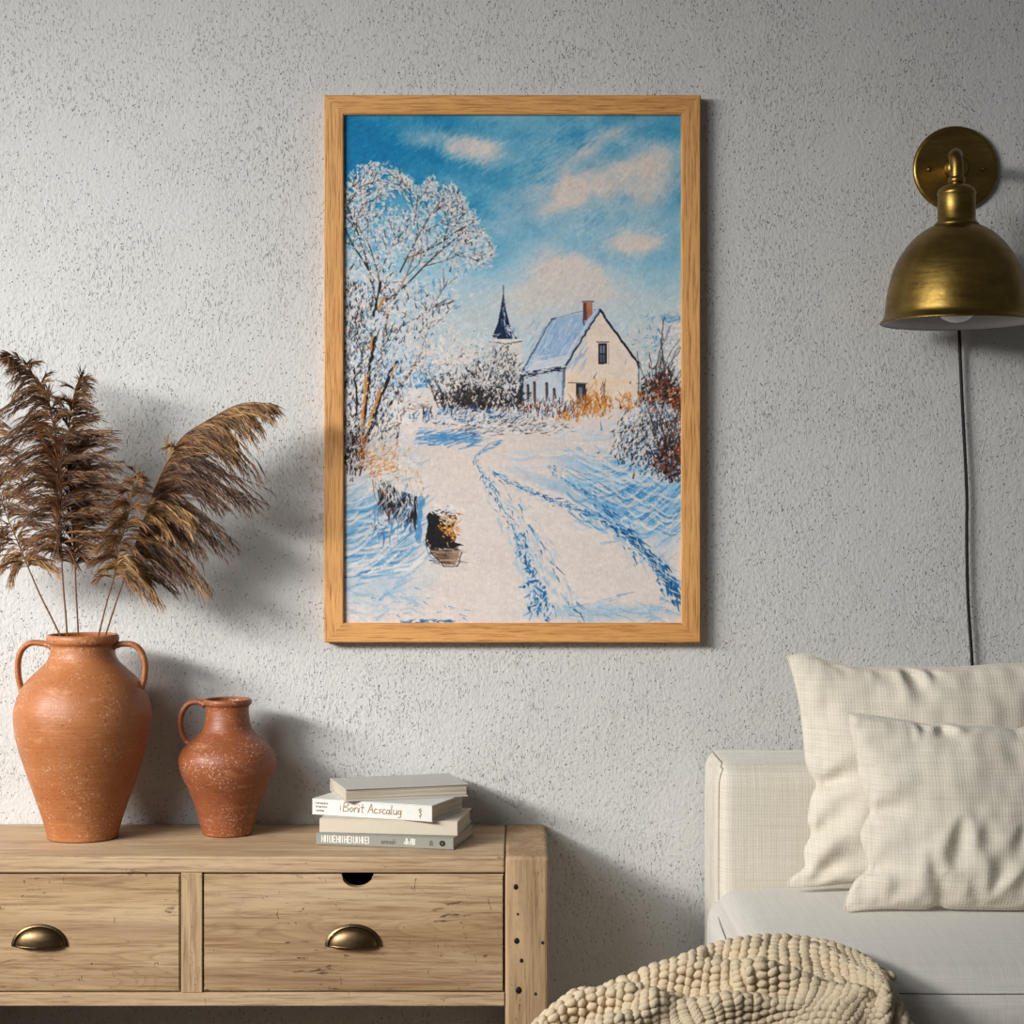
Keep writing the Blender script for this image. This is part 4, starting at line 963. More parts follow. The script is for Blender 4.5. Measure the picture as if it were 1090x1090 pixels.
# ------------------------------------------------------------------ books
def glyph_paths(kind, x, h, R):
    """simple pen paths for hard-to-read lettering: list of polylines in local (u, v), height h"""
    if kind == 'B': return [[(0, 0), (0, 1)], [(0, 1), (.4, .95), (.45, .7), (0, .52), (.5, .4), (.5, .1), (0, 0)]], .62
    if kind == 'o': return [[(.2, 0), (.0, .25), (.2, .5), (.4, .25), (.2, 0)]], .5
    if kind == 'n': return [[(0, 0), (0, .5)], [(0, .35), (.2, .52), (.36, .4), (.36, 0)]], .46
    if kind == 's': return [[(.3, .5), (.05, .42), (.28, .2), (.0, .02)]], .4
    if kind == 'i': return [[(0, 0), (0, .5)], [(0, .7), (0, .76)]], .2
    if kind == 't': return [[(.1, .9), (.1, .05), (.25, 0)], [(-.05, .55), (.3, .55)]], .36
    if kind == 'A': return [[(0, 0), (.25, 1), (.5, 0)], [(.1, .35), (.45, .4)]], .6
    if kind == 'c': return [[(.32, .45), (.1, .5), (0, .25), (.12, 0), (.34, .08)]], .42
    if kind == 'a': return [[(.3, .45), (.05, .45), (0, .1), (.2, 0), (.3, .3), (.3, .5)], [(.3, .3), (.36, 0)]], .46
    if kind == 'l': return [[(0, 1), (0, .05), (.1, 0)]], .22
    if kind == 'u': return [[(0, .5), (.02, .08), (.2, 0), (.32, .2), (.32, .5)], [(.32, .3), (.36, 0)]], .46
    if kind == 'g': return [[(.3, .45), (.05, .45), (0, .15), (.25, .05), (.3, .5)], [(.3, .4), (.3, -.25), (.05, -.3)]], .46
    if kind == 'I': return [[(0, 0), (0, 1)]], .24
    if kind == 'H': return [[(0, 0), (0, 1)], [(.28, 0), (.28, 1)], [(0, .5), (.28, .5)]], .42
    if kind == 'E': return [[(.25, 1), (0, 1), (0, 0), (.25, 0)], [(0, .5), (.2, .5)]], .4
    if kind == 'U': return [[(0, 1), (0, .1), (.14, 0), (.28, .1), (.28, 1)]], .42
    if kind == 'd': return [[(.3, 1), (.3, 0)], [(.3, .45), (0, .4), (0, .08), (.3, .05)]], .46
    if kind == '?': return [[(0, .8), (.3, 1), (.5, .75), (.2, .5), (.5, .3), (.3, 0), (.05, .1)], [(.1, .7), (.3, .62)], [(.25, -.2), (.35, -.15)]], .6
    return [], .35
def book(name, label, corner, dirx, ang, W_, Dp, z0, th, cover, front, group='books in the stack'):
    """corner: near corner; the near face runs W_ along local x, body goes Dp along local y"""
    t = empty(name, (corner[0], corner[1], z0), label, 'book', group)
    Mx = Matrix.Translation((corner[0], corner[1], z0)) @ Matrix.Rotation(ang, 4, 'Z')
    if dirx < 0: Mx = Mx @ Matrix.Translation((-W_, 0, 0))
    ct = 0.0022; bm = bmesh.new()
    box_bm(0, W_, 0, Dp, 0.0002, ct, 0.0006, 2, bm, Mx); box_bm(0, W_, 0, Dp, th-ct, th-.0001, 0.0006, 2, bm, Mx)
    if front == 'spine': box_bm(0, W_, 0, ct, 0.0002, th-.0001, 0.0012, 3, bm, Mx)
    else: box_bm(0, W_, Dp-ct, Dp, 0.0002, th-.0001, 0.0009, 2, bm, Mx)
    cv = bm_obj('cover', bm, cover, t)
    pb = bmesh.new(); i0, i1 = (ct, Dp-.003) if front == 'spine' else (.003, Dp-ct)
    box_bm(.0025, W_-.0025, i0, i1, ct, th-ct, 0, 1, pb, Mx); bm_obj('pages', pb, M['pages'], t)
    return t, cv, Mx
def letters(name, Mx, parent, text, x, z, h, wd, m, sl=0.0, cw=1.0):
    R = random.Random(len(text)); bm = bmesh.new()
    for ch in text:
        ps, adv = glyph_paths(ch, x, h, R)
        for pl in ps:
            for (a, b) in zip(pl[:-1], pl[1:]):
                p0 = Vector((x+(a[0]*cw+a[1]*sl)*h, 0, z+a[1]*h)); p1 = Vector((x+(b[0]*cw+b[1]*sl)*h, 0, z+b[1]*h)); d = (p1-p0)
                if d.length < 1e-6: continue
                n = Vector((-d.z, 0, d.x)).normalized()*wd/2; e = d.normalized()*wd*.3
                q = [p0-n-e, p0+n-e, p1+n+e, p1-n+e]
                f_ = [bm.verts.new(Mx @ Vector((v.x, -.0004, v.z))) for v in q]; b_ = [bm.verts.new(Mx @ Vector((v.x, .0003, v.z))) for v in q]
                bm.faces.new(f_); bm.faces.new(b_[::-1])
                for i in range(4): bm.faces.new((f_[i], b_[i], b_[(i+1) % 4], f_[(i+1) % 4]))
        x += adv*h*cw
    return bm_obj(name, bm, m, parent)
b1z = TZ+.0005
t1_, c1_, X1 = book('book', 'thin grey clothbound book with a round black mark, bottom of the stack', (-.0955, -.2585), -1, math.radians(-12), .235, .143, b1z, .0195, M['cover_grey'], 'spine')
letters('pale_lettering', X1, c1_, 'HIIUEHIIHEIUIHIEI', .010, .0050, .0105, .0017, M['pale_ink'], 0, 1.42)
letters('pale_lettering', X1, c1_, 'dIuHII', .152, .0060, .0095, .0016, M['pale_ink'], 0, 1.0)
letters('small_lettering', X1, c1_, 'asncouls', .112, .0060, .0085, .0008, M['grey_ink'], .1, .9)
letters('small_lettering', X1, c1_, 'iIIi', .1945, .0058, .008, .0010, M['grey_ink'], 0, 1)
v, f = lathe([(0.0005, 0), (.0048, 0), (.0048, .0006), (.0005, .0006)], (0, 0, 0), 24)
Mr = Matrix.Rotation(PI/2, 4, 'X'); mk('round_mark', [X1 @ (Vector((.216, -.0001, .0098))+Mr @ q) for q in v], f, M['black_ink'], c1_)
v, f = lathe([(.0011, 0.0006), (.0011, .0010), (.0021, .0010), (.0021, .0006)], (0, 0, 0), 24)
mk('mark_ring', [X1 @ (Vector((.216, -.0001, .0098))+Mr @ q) for q in v], f, M['grey_ink'], c1_)
b2z = b1z+.0195
book('book', 'plain cream clothbound book, second from the bottom of the stack', (-.0893, -.240), -1, math.radians(-8), .233, .140, b2z, .0240, M['cover_cream'], 'spine')
b3z = b2z+.0240
t3_, c3_, X3 = book('book', 'white book with brown ornate lettering on the spine, turned askew in the stack', (-.131, -.248), -1, math.radians(-21), .220, .137, b3z, .0272, M['cover_white'], 'spine')
letters('brown_lettering', X3, c3_, 'Bonit Acscalug', .058, .0085, .0150, .0013, M['gold_ink'], .12, 1.22)
letters('brown_lettering', X3, c3_, '?', .196, .008, .013, .0015, M['gold_ink'], 0, .7)
letters('brown_lettering', X3, c3_, 'i', .053, .010, .010, .0014, M['gold_ink'], 0, 1)
letters('small_lettering', X3, c3_, 'nsnauns', .006, .0185, .005, .0006, M['grey_ink'], 0, 1.6); letters('small_lettering', X3, c3_, 'snunsu', .006, .0125, .005, .0006, M['grey_ink'], 0, 1.7); letters('small_lettering', X3, c3_, 'unsna', .008, .006, .005, .0006, M['grey_ink'], 0, 1.3)
b4z = b3z+.0272
book('book', 'pale grey hardback lying on top of the stack, its page edges facing out', (-.2774, -.211), 1, math.radians(16.5), .212, .130, b4z, .0222, M['cover_pale'], 'fore')

# ------------------------------------------------------------------ wall lamp
PLX, PLZ = (1018-545)*(CAM_D-.012)/FPX, CAM_Z+(545-179)*(CAM_D-.012)/FPX
AX, AY = (1018.3-545)*3.14/FPX, -0.16
lp = empty('sconce_lamp', (PLX, 0, PLZ), 'aged brass dome wall lamp with round back plate above the sofa', 'lamp')
Mb = Matrix.Rotation(PI/2, 4, 'X')                  # lathe z -> -y
def prof_plate(): return [(0.0005, .0005), (.0745, .0005), (.0757, .004), (.0755, .0075), (.0735, .0095), (.070, .0105), (.067, .0100), (.030, .0110), (.0005, .0110)]
v, f = lathe(prof_plate(), (PLX, 0, PLZ), 96, Mb); mk('back_plate', v, f, M['brass'], lp, True)
v, f = lathe([(.0005, .010), (.0215, .010), (.0215, .016), (.019, .022), (.013, .027), (.0005, .028)], (PLX, 0, PLZ), 48, Mb); mk('collar', v, f, M['brass'], lp, True)
for dx in (-.0478, .0478):
    v, f = lathe([(.0005, .010), (.0042, .010), (.0042, .0125), (.0025, .0145), (.0005, .0148)], (PLX+dx, 0, PLZ-.002), 24, Mb); mk('screw', v, f, M['brass'], lp, True)
zs = lambda py: CAM_Z+(545-py)*3.14/FPX
armz = PLZ
pth = cr([(PLX, -.02, armz), (PLX+(AX-PLX)*.5, -.085, armz+.001), (PLX+(AX-PLX)*.82, AY+.028, armz), (AX-.001, AY+.007, armz-.006), (AX, AY, armz-.022), (AX, AY, zs(196)), (AX, AY, zs(200))], 8)
v, f = tube(pth, .0112, 20); mk('arm', v, f, M['brass'], lp, True)
v, f = lathe([(.0112, zs(188)), (.0138, zs(189)), (.0138, zs(194)), (.0112, zs(195.5))], (AX, AY, 0), 40); mk('ring', v, f, M['brass'], lp, True)
so = [(.0005, zs(196)), (.012, zs(196)), (.022, zs(198)), (.0300, zs(201.5)), (.0322, zs(205)), (.0322, zs(207)), (.0312, zs(208.5)), (.0316, zs(234)), (.0340, zs(237)), (.0375, zs(238.5)), (.0375, zs(240.5)), (.034, zs(241.5)), (.001, zs(241.5))]
v, f = lathe(so, (AX, AY, 0), 64); mk('lamp_socket', v, f, M['brass'], lp, True)
sh = [(24, 240.5), (30, 243), (38, 248), (47, 256), (56, 267), (63.5, 280), (69, 295), (72.8, 312), (75, 328), (75.8, 335), (77.5, 339), (79.8, 342)]
out = [(p.x/630.6, p.y) for p in cr([Vector((a, zs(b), 0)) for a, b in sh], 4)]
rim = [(80.4/630.6, zs(342.6)), (80.4/630.6, zs(344)), (79.3/630.6, zs(344.4))]
v, f = lathe(out+rim, (AX, AY, 0), 128); shd = mk('lamp_shade', v, f, M['brass'], lp, True)
inn = [(a-.0014, b-.0012) for a, b in out][::-1]
v, f = lathe([(79.0/630.6, zs(344.0))]+inn[1:]+[(.002, inn[-1][1])], (AX, AY, 0), 128); mk('shade_lining', v, f, M['enamel'], shd, True)
bl = [(.0005, 1.4503), (.012, 1.4522), (.023, 1.457), (.031, 1.467), (.034, 1.480), (.031, 1.494), (.021, 1.508), (.015, 1.522), (.0135, 1.545), (.0135, 1.60)]
v, f = lathe([(a, b-.001) for a, b in bl], (AX, AY, 0), 40); mk('bulb', v, f, M['bulb'], lp, True)
cp = [(1018, 215), (1019.5, 280), (1021, 351), (1023.8, 419.5), (1026.6, 473), (1029.2, 530), (1029, 566), (1030.2, 634), (1034.8, 707.6), (1036, 780), (1036, 900)]
v, f = tube(cr([P(a, b, -.0115) for a, b in cp], 10), .0030, 12); mk('power_cord', v, f, M['cord'], lp, True)

# ------------------------------------------------------------------ sofa
sf = empty('sofa', (1.25, -0.45, 0), 'cream linen armless sofa with rounded back and seat beside the sideboard', 'sofa')
def rbox(name, x0, x1, y0, y1, z0, z1, r, m, parent, puff=(0, 0, 0), nx=60, ny=28, nz=20, wr=0.0, seed=0, power=4.0):
    """soft rounded upholstery block"""
    bm = bmesh.new(); bmesh.ops.create_cube(bm, size=2)
    bmesh.ops.subdivide_edges(bm, edges=[e for e in bm.edges if abs(e.verts[0].co.x-e.verts[1].co.x) > .1], cuts=nx, use_grid_fill=True)
    bmesh.ops.subdivide_edges(bm, edges=[e for e in bm.edges if abs(e.verts[0].co.y-e.verts[1].co.y) > .1], cuts=ny, use_grid_fill=True)
    bmesh.ops.subdivide_edges(bm, edges=[e for e in bm.edges if abs(e.verts[0].co.z-e.verts[1].co.z) > .1], cuts=nz, use_grid_fill=True)
    c = Vector(((x0+x1)/2, (y0+y1)/2, (z0+z1)/2)); h = Vector(((x1-x0)/2, (y1-y0)/2, (z1-z0)/2))
    from mathutils import noise as mn
    for v in bm.verts:
        u = v.co.copy()
        # denser rows near the edges
        u = Vector([math.copysign(1-(1-abs(a))**1.6, a) for a in u])
        p = Vector((u.x*h.x, u.y*h.y, u.z*h.z))
        q = Vector([max(-(h[i]-r[i]), min(h[i]-r[i], p[i])) for i in range(3)])
        d = p-q
        e = Vector((d.x/r[0], d.y/r[1], d.z/r[2]))
        mx = max(abs(e.x), abs(e.y), abs(e.z))
        if mx > 1e-6 and e.length > 1e-6:
            e = e/e.length*mx
        p = q+Vector((e.x*r[0], e.y*r[1], e.z*r[2]))
        fx = max(0, 1-abs(u.x)**power); fy = max(0, 1-abs(u.y)**power); fz = max(0, 1-abs(u.z)**power)
        p.x += math.copysign(puff[0], u.x)*fy*fz*(abs(u.x) > .6)*((abs(u.x)-.6)/.4)
        p.y += math.copysign(puff[1], u.y)*fx*fz*(abs(u.y) > .6)*((abs(u.y)-.6)/.4)
        p.z += math.copysign(puff[2], u.z)*fx*fy*(abs(u.z) > .6)*((abs(u.z)-.6)/.4)
        w_ = c+p
        if wr:
            nn = mn.noise(Vector((w_.x*5+seed, w_.y*5, w_.z*5)))+.5*mn.noise(Vector((w_.x*14, w_.y*9, w_.z*11+seed)))
            w_ += Vector((0, -1 if u.y < -.8 else 0, 1 if u.z > .8 else 0))*nn*wr
        v.co = w_
    return bm_obj(name, bm, m, parent, True)
rbox('back_rest', 0.337, 2.20, -0.245, -0.022, 0.12, 0.7155, (0.022, 0.040, 0.034), M['linen_back'], sf, (0.002, 0.010, 0.0), 90, 20, 30, 0.0015, 3)
rbox('seat_cushion', 0.322, 1.262, -0.835, -0.235, 0.335, 0.515, (0.05, 0.055, 0.048), M['linen_seat'], sf, (0.012, 0.014, 0.012), 70, 50, 18, 0.0016, 1)
rbox('seat_cushion', 1.268, 2.20, -0.835, -0.235, 0.335, 0.515, (0.05, 0.055, 0.048), M['linen_seat'], sf, (0.008, 0.014, 0.012), 60, 50, 18, 0.0016, 2)
rbox('base', 0.345, 2.19, -0.80, -0.04, 0.12, 0.335, (0.03, 0.03, 0.03), M['linen_seat'], sf, (0, 0, 0), 40, 16, 10)
for x in (.43, 2.1):
    for y in (-.74, -.1):
        v, f = lathe([(.0005, 0.0), (.014, 0.0), (.022, .121), (.0005, .121)], (x, y, 0), 24); mk('leg', v, f, M['dark_wood'], sf, True)
# seams
def hug(ob, pts, root, n=10, lift=.0002):
    """lay a line of points on an object's surface"""
    from mathutils.bvhtree import BVHTree
    o_ = root_org(root); me = ob.data; pts = [Vector(p_) for p_ in pts]
    bt = BVHTree.FromPolygons([v.co+o_ for v in me.vertices], [tuple(p.vertices) for p in me.polygons])
    out_ = []
    for p in [pts[i_].lerp(pts[i_+1], k_/n) for i_ in range(len(pts)-1) for k_ in range(n)]+[pts[-1]]:
        q, nn, _, _ = bt.find_nearest(p); out_.append(q+nn*lift)
    out_ = cr(out_[::5]+[out_[-1]], 4)
    return out_
BK = [o for o in sf.children if o.name.startswith('back_rest')][0]; SC1 = [o for o in sf.children if o.name == 'seat_cushion'][0]
v, f = tube(hug(BK, [(.312, -.246, .40), (.312, -.246, .55), (.312, -.246, .66), (.312, -.246, .735), (.327, -.20, .740), (.327, -.12, .740), (.327, -.05, .740)], sf), .0008, 8); mk('back_seam', v, f, M['seam'], sf, True)
v, f = tube(hug(SC1, [(.292, -.255, .523), (.292, -.74, .523), (.315, -.845, .520), (.40, -.86, .520), (1.2, -.86, .520)], sf, 14, .0005), .0008, 8); mk('seat_seam', v, f, M['seam'], sf, True)

# ------------------------------------------------------------------ cushions
def lerp_poly(pl, s):
    """arc-length position on polyline"""
    L = [0]
    for a, b in zip(pl[:-1], pl[1:]): L.append(L[-1]+math.hypot(b[0]-a[0], b[1]-a[1]))
    q = s*L[-1]
    for i in range(1, len(pl)):
        if L[i] >= q-1e-9:
            f_ = (q-L[i-1])/max(1e-9, L[i]-L[i-1]); return (pl[i-1][0]+(pl[i][0]-pl[i-1][0])*f_, pl[i-1][1]+(pl[i][1]-pl[i-1][1])*f_)
    return pl[-1]
def smooth_poly(pl, n=6): return [(p.x, p.y) for p in cr([Vector((a, b, 0)) for a, b in pl], n)]
def cushion(name, label, left, top, bottom, right, ybot, ytop, zbot, ztop, T, creases, seed):
    """outline traced in photo space on the leaning mid-plane of the cushion"""
    from mathutils import noise as mn
    NS, NT = 110, 90
    def mid(px, py):
        # intersect the sight line with the leaning plane y = ybot + k (z - zbot)
        k = (ytop-ybot)/(ztop-zbot); a = (py-545)/FPX
        # z = CAM_Z - a (D + y);  y = ybot + k (z - zbot)
        y = (ybot+k*(CAM_Z-a*CAM_D-zbot))/(1+k*a)
        return P(px, py, y)
    Lp, Tp, Bp, Rp = [smooth_poly(q) for q in (left, top, bottom, right)]   # left: top->bottom, top: left->right
    t = []
    k = (ytop-ybot)/(ztop-zbot); nrm = Vector((0, -1, k)).normalized()
    V, F = [], []
    grid = {}
    for side in (0, 1):
        for j in range(NT+1):
            b = j/NT
            for i in range(NS+1):
                a = i/NS
                # concentrate lines near the rims
                aa = .5-.5*math.cos(PI*a); bb = .5-.5*math.cos(PI*b)
                Pt = lerp_poly(Tp, aa); Pb = lerp_poly(Bp, aa); Pl = lerp_poly(Lp, bb); Pr = lerp_poly(Rp, bb)
                # side wiggles fade inwards
                c00, c10, c01, c11 = Tp[0], Tp[-1], Bp[0], Bp[-1]
                x = (1-bb)*Pt[0]+bb*Pb[0]+(1-aa)*Pl[0]+aa*Pr[0]-((1-aa)*(1-bb)*c00[0]+aa*(1-bb)*c10[0]+(1-aa)*bb*c01[0]+aa*bb*c11[0])
                y = (1-bb)*Pt[1]+bb*Pb[1]+(1-aa)*Pl[1]+aa*Pr[1]-((1-aa)*(1-bb)*c00[1]+aa*(1-bb)*c10[1]+(1-aa)*bb*c01[1]+aa*bb*c11[1])
                edge = i in (0, NS) or j in (0, NT)
                if side == 1 and edge: grid[(1, i, j)] = grid[(0, i, j)]; continue
                p = mid(x, y)
                u = 2*aa-1; v_ = 2*bb-1
                th = T*((1-abs(u)**2.3)*(1-abs(v_)**2.3))**0.62
                if side == 0:
                    dz = 0
                    for (x0, y0, x1, y1, w_, dp) in creases:
                        dx, dy = x1-x0, y1-y0; l2 = dx*dx+dy*dy; s_ = ((x-x0)*dx+(y-y0)*dy)/l2; sc = max(0, min(1, s_))
                        d = math.hypot(x-x0-sc*dx, y-y0-sc*dy); fade = 1.0 if 0 <= s_ <= 1 else 1.0
                        wv = w_*1.35*(.55+.9*sc); fade = math.sin(PI*min(1, max(0, .12+.80*sc)))**.8
                        g_ = math.exp(-(d/wv)**2)-0.42*math.exp(-((d-1.8*wv)/(wv*.95))**2)
                        dz -= dp*.62*g_*fade
                    ef = 1-max(abs(u), abs(v_))
                    rad = math.exp(-ef*9)
                    dz += 0.006*rad*mn.noise(Vector((x*.07+seed, y*.07, 0)))*min(1, ef*30)
                    dz += 0.0035*mn.noise(Vector((x*.05+seed, y*.045, 7)))+0.0060*mn.noise(Vector((x*.018+seed, y*.022, 3)))
                    dz *= min(1, ef*16)
                    off = th+dz
                    p = p+nrm*off
                else:
                    p = p-nrm*(th*0.5)
                grid[(side, i, j)] = len(V); V.append(p)
    for side in (0, 1):
        for j in range(NT):
            for i in range(NS):
                q = [grid[(side, i, j)], grid[(side, i, j+1)], grid[(side, i+1, j+1)], grid[(side, i+1, j)]]
                if side: q = q[::-1]
                if len(set(q)) == 4: F.append(tuple(q))
    cen = sum(V, Vector())/len(V); zb = min(v.z for v in V)
    t = empty(name, (cen.x, cen.y, zb), label, 'cushion')
    mk('linen_cover', V, F, M['linen_pillow'], t, True)
    rim_ = [V[grid[(0, i, 0)]] for i in range(NS+1)]+[V[grid[(0, NS, j)]] for j in range(1, NT+1)]+[V[grid[(0, i, NT)]] for i in range(NS-1, -1, -1)]+[V[grid[(0, 0, j)]] for j in range(NT-1, 0, -1)]
    vv, ff = tube(rim_+[rim_[0], ], .0011, 6, cap=False); mk('edge_seam', vv, ff, M['linen_pillow'], t, True)
    return t
bigL = [(838, 698), (846, 725), (852, 754), (855.5, 786), (859, 815), (869, 834), (863.5, 850), (860.5, 872), (863.5, 888), (856, 905), (857, 923), (843, 934), (838.5, 943.5)]
bigT = [(838, 698), (859, 696.5), (884, 704), (923, 711), (961, 709.5), (997, 711), (1026, 710), (1061, 707), (1090, 706), (1130, 700), (1148, 697)]
bigB = [(838.5, 943.5), (868, 944), (907, 940), (960, 943), (1010, 941), (1060, 944), (1105, 942), (1148, 945)]
bigR = [(1148, 697), (1138, 740), (1128, 790), (1130, 850), (1122, 880), (1134, 915), (1148, 945)]
cushion('cushion', 'larger cream linen cushion standing behind the other against the sofa back', bigL, bigT, bigB, bigR, -0.345, -0.285, 0.5, 0.9, 0.055,
        [(868, 838, 925, 815, 7, .016), (862, 890, 900, 862, 7, .012), (866, 936, 912, 905, 8, .012), (858, 926, 890, 918, 6, .006), (960, 709, 979, 736, 5.5, .022), (985, 709, 998, 727, 4.5, .016), (930, 712, 938, 722, 4, .006),
         (1010, 712, 1000, 725, 4, .004), (1040, 712, 1030, 722, 4, .004), (885, 706, 905, 716, 4, .004), (854, 756, 880, 770, 9, .004), (948, 711, 943, 722, 3.5, .005)], 2)
smL = [(902, 759), (907, 786), (913, 808), (915, 834), (923, 853), (926.3, 865), (918.5, 879), (916.6, 892), (922, 910), (923.5, 925), (911, 937), (902.5, 953), (898.5, 968.5)]
smT = [(902, 759), (923, 760.5), (965, 767), (990, 771.5), (1006, 770), (1029, 771.5), (1061, 772.5), (1080, 777), (1090, 774), (1130, 766), (1165, 760)]
smB = [(898.5, 968.5), (907, 969.5), (939, 966.5), (984, 967), (998, 963), (1013, 967), (1060, 968), (1090, 968), (1130, 966), (1168, 969)]
smR = [(1165, 760), (1156, 800), (1150, 850), (1146, 880), (1154, 920), (1168, 969)]
cushion('cushion', 'smaller cream linen cushion standing in front, lower edge deeply creased', smL, smT, smB, smR, -0.500, -0.435, 0.52, 0.80, 0.052,
        [(1016, 880, 1012, 930, 7.5, .016), (1042, 880, 1044, 915, 7, .006), (1052, 948, 1062, 914, 6.5, .013), (1080, 888, 1072, 924, 7, .010), (986, 912, 1000, 962, 7, .012), (922, 868, 966, 856, 7, .011),
         (926, 928, 962, 905, 8, .006), (946, 962, 960, 938, 6, .006), (976, 768, 987, 778, 4.5, .020), (1001, 767, 1004, 788, 5.5, .026), (1016, 790, 1022, 798, 7, .004), (1030, 940, 1036, 958, 5, .005), (1080, 776, 1083, 783, 3.5, .006), (1085, 930, 1078, 960, 6, .006),
         (913, 800, 925, 830, 9, .004)], 9)

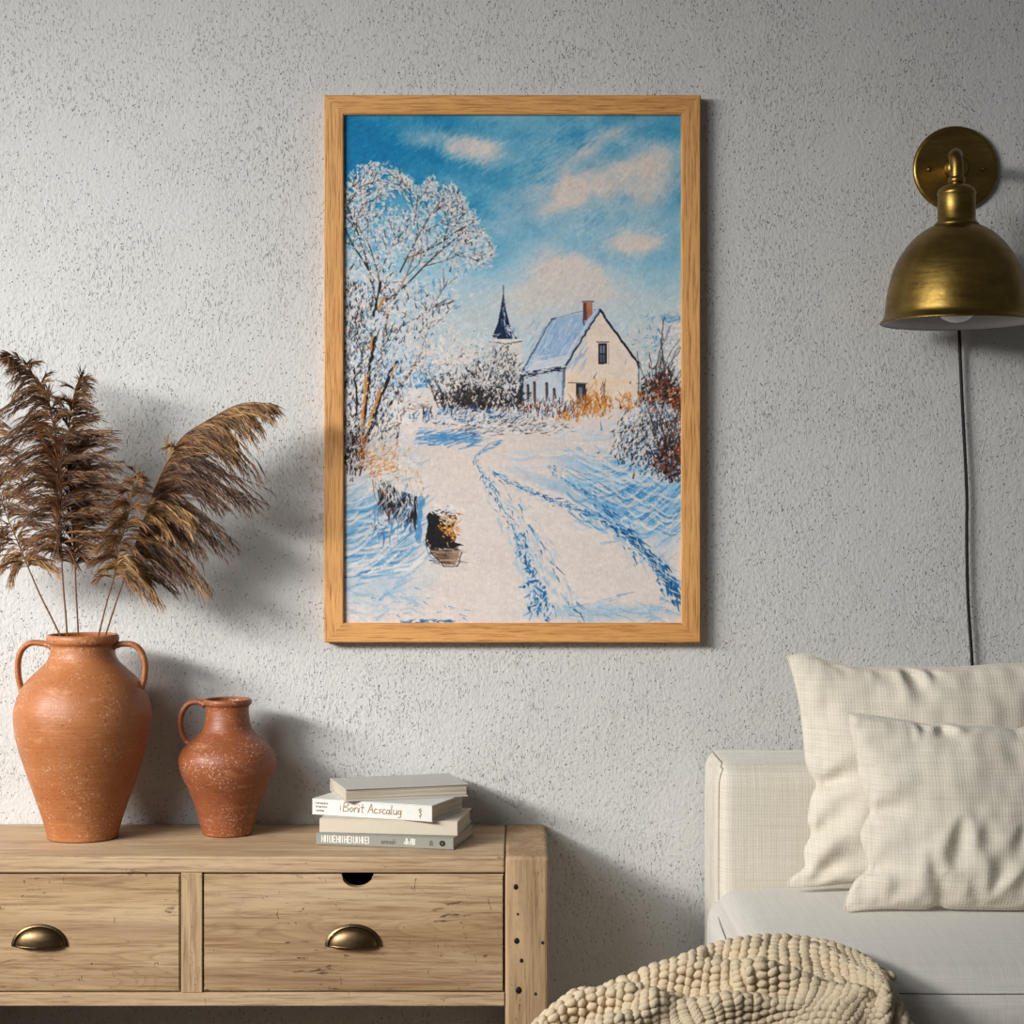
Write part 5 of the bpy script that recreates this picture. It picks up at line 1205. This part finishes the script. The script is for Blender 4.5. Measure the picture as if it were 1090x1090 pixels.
# ------------------------------------------------------------------ knitted throw
def throw():
    from mathutils import noise as mn
    sil = [(560, 1106), (573, 1089), (595, 1070), (612, 1059), (634, 1050.5), (657, 1043.5), (676, 1040), (693, 1032), (714.5, 1025.5), (734, 1018), (751, 1011.5), (779, 1004), (808, 999.5), (837, 998.5), (862, 1000), (889, 1006), (914, 1015.5), (931, 1027), (943, 1044), (953, 1064), (968, 1091), (980, 1120)]
    yr = [-.80, -.80, -.80, -.80, -.80, -.80, -.79, -.785, -.78, -.775, -.77, -.76, -.755, -.755, -.76, -.785, -.82, -.855, -.878, -.892, -.905, -.92]
    ridge = cr([P(a, b+3, y) for (a, b), y in zip(sil, yr)], 10)
    L = [0]
    for a, b in zip(ridge[:-1], ridge[1:]): L.append(L[-1]+(b-a).length)
    def Rg(s):
        q = max(0, min(L[-1], s))
        for i in range(1, len(L)):
            if L[i] >= q:
                f_ = (q-L[i-1])/max(1e-9, L[i]-L[i-1]); return ridge[i-1].lerp(ridge[i], f_)
        return ridge[-1]
    T = L[-1]
    def S(s, v):
        """s along the ridge (m), v distance down from the ridge (m), negative = behind"""
        f_ = s/T; r = Rg(s)
        # direction of the cloth away from the ridge: towards the viewer first, then down
        va = abs(v)
        def lp(ks):
            for (a0, b0), (a1, b1) in zip(ks[:-1], ks[1:]):
                if f_ <= a1: q_ = (f_-a0)/(a1-a0); q_ = q_*q_*(3-2*q_); return b0+(b1-b0)*q_
            return ks[-1][1]
        Fm = lp([(0, .09), (.35, .12), (.62, .155), (.75, .10), (.86, .03), (1, .012)]); H = lp([(0, .07), (.5, .05), (.75, .04), (.86, .02), (1, .012)])
        arc = 1.25*(Fm+H)*.78
        if v >= 0:
            a = min(PI/2, va/arc*PI/2); fw = Fm*math.sin(a)**1.0; dn = H*(1-math.cos(a)); ex = max(0, va-arc)
            fw += ex*.06; dn += ex*.99
            p = Vector((r.x+lp([(0, -.10), (.3, -.02), (.6, .06), (.8, .10), (1, .1)])*fw+lp([(0, -.25), (.5, 0), (.8, -.02), (1, .15)])*dn, r.y-fw, r.z-dn))
        else:
            Rb = lp([(0, .05), (.6, .035), (.8, .02), (1, .012)])
            fw = Rb*math.sin(min(va/Rb, PI/2)); dn = Rb*(1-math.cos(min(va/Rb, PI/2))); ex = max(0, va-PI/2*Rb)
            p = Vector((r.x, r.y+fw, r.z-dn-ex))
            if r.x > .33:
                if r.z > .50: p.z = max(p.z, .524)
                p.y = min(p.y, -.60) if p.z < .5 and r.z > .5 else p.y
                if r.z <= .50: p.y = min(p.y, -.856)
        # folds: sinuous valleys running along the cloth
        x = s; fold = 0
        def valley(s0, v0, s1, v1, w_, dp):
            dx, dy = s1-s0, v1-v0; l2 = dx*dx+dy*dy; q = max(0, min(1, ((s-s0)*dx+(v-v0)*dy)/l2)); d = math.hypot(s-s0-q*dx, v-v0-q*dy)
            return -dp*math.exp(-(d/w_)**2)*(.35+.65*math.sin(PI*min(.95, .1+q*.85)))+dp*.30*math.exp(-((d-1.9*w_)/(w_))**2)
        fold += valley(.125, -.012, .30, .085, .018, .034)      # step between the lower left roll and the upper one
        fold += valley(.04, .040, .17, .080, .018, .042)        # dark pocket at the lower left
        fold += valley(.20, .055, .36, .150, .018, .036)
        fold += valley(.29, .02, .44, .115, .018, .030)
        fold += valley(.37, .03, .50, .12, .017, .022)
        fold += .010*math.sin(s*34+v*26)*min(1, max(0, v)*14)
        p = p+Vector((0, -.75, .55))*fold
        return p
    V, F = [], []; ns, nv = 230, 110; v0, v1 = -.60, .62
    vsamp = [v0+(v1-v0)*0] 
    vv = []
    for j in range(nv+1):
        q = j/nv
        vv.append(-.55+q*.5/.15 if q < .15 else (-.05+(q-.15)/.60*.25 if q < .75 else .20+(q-.75)/.25*.34))
    for j in range(nv+1):
        for i in range(ns+1):
            p = S(T*i/ns, vv[j])
            if p.z < .012: p.z = .012
            V.append(p)
    for j in range(nv):
        for i in range(ns):
            a = j*(ns+1)+i; F.append((a, a+1, a+ns+2, a+ns+1))
    # knitted stitches as plump beads laid in bands over the cloth
    R = random.Random(5)
    bm = bmesh.new(); bmesh.ops.create_icosphere(bm, subdivisions=2, radius=1)
    bv = [v.co.copy() for v in bm.verts]; bf = [tuple(v.index for v in f.verts) for f in bm.faces]; bm.free()
    bm = bmesh.new(); bmesh.ops.create_icosphere(bm, subdivisions=1, radius=1.04)
    bv1 = [v.co.copy() for v in bm.verts]; bf1 = [tuple(v.index for v in f.verts) for f in bm.faces]; bm.free()
    ds, dv = .0142, .0098
    nb_s = int(T/ds)
    for i in range(-9, nb_s+12):
        s = i*ds; v = -.045
        while v < .66:
            # bands slant and curve over the folds
            off = .008*math.sin(v*26+s*9)+min(v, .22)*(.35-.9*(s/T))
            ss = s+off
            if 0.002 < ss < T-.002:
                c = S(ss, v); eps = .003
                tu = (S(min(T, ss+eps), v)-S(max(0, ss-eps), v)).normalized(); tv = (S(ss, v+eps)-S(ss, v-eps)).normalized()
                n = tu.cross(tv).normalized()
                if n.y > 0 and v > 0: n = -n
                if v <= 0 and n.z < 0: n = -n
                tv = n.cross(tu).normalized()
                tl = .62 if i % 2 == 0 else -.15
                du = (tu*math.cos(tl)+tv*math.sin(tl)); dw = n.cross(du).normalized()
                k_ = R.uniform(.93, 1.07); b0 = len(V)
                lo = v > .26
                if c.z < .014: v += dv; continue
                for q in (bv1 if lo else bv):
                    V.append(c+n*(.0018+q.z*.0058*k_)+du*q.x*.0086*k_+dw*q.y*.0056*k_)
                F.extend([(b0+a, b0+b, b0+c_) for a, b, c_ in (bf1 if lo else bf)])
            v += dv*R.uniform(.97, 1.03)
    o = mk('knitted_throw', V, F, M['knit'], None, True)
    o['label'] = 'chunky knitted beige wool throw draped over the front corner of the sofa seat'; o['category'] = 'throw blanket'
throw()
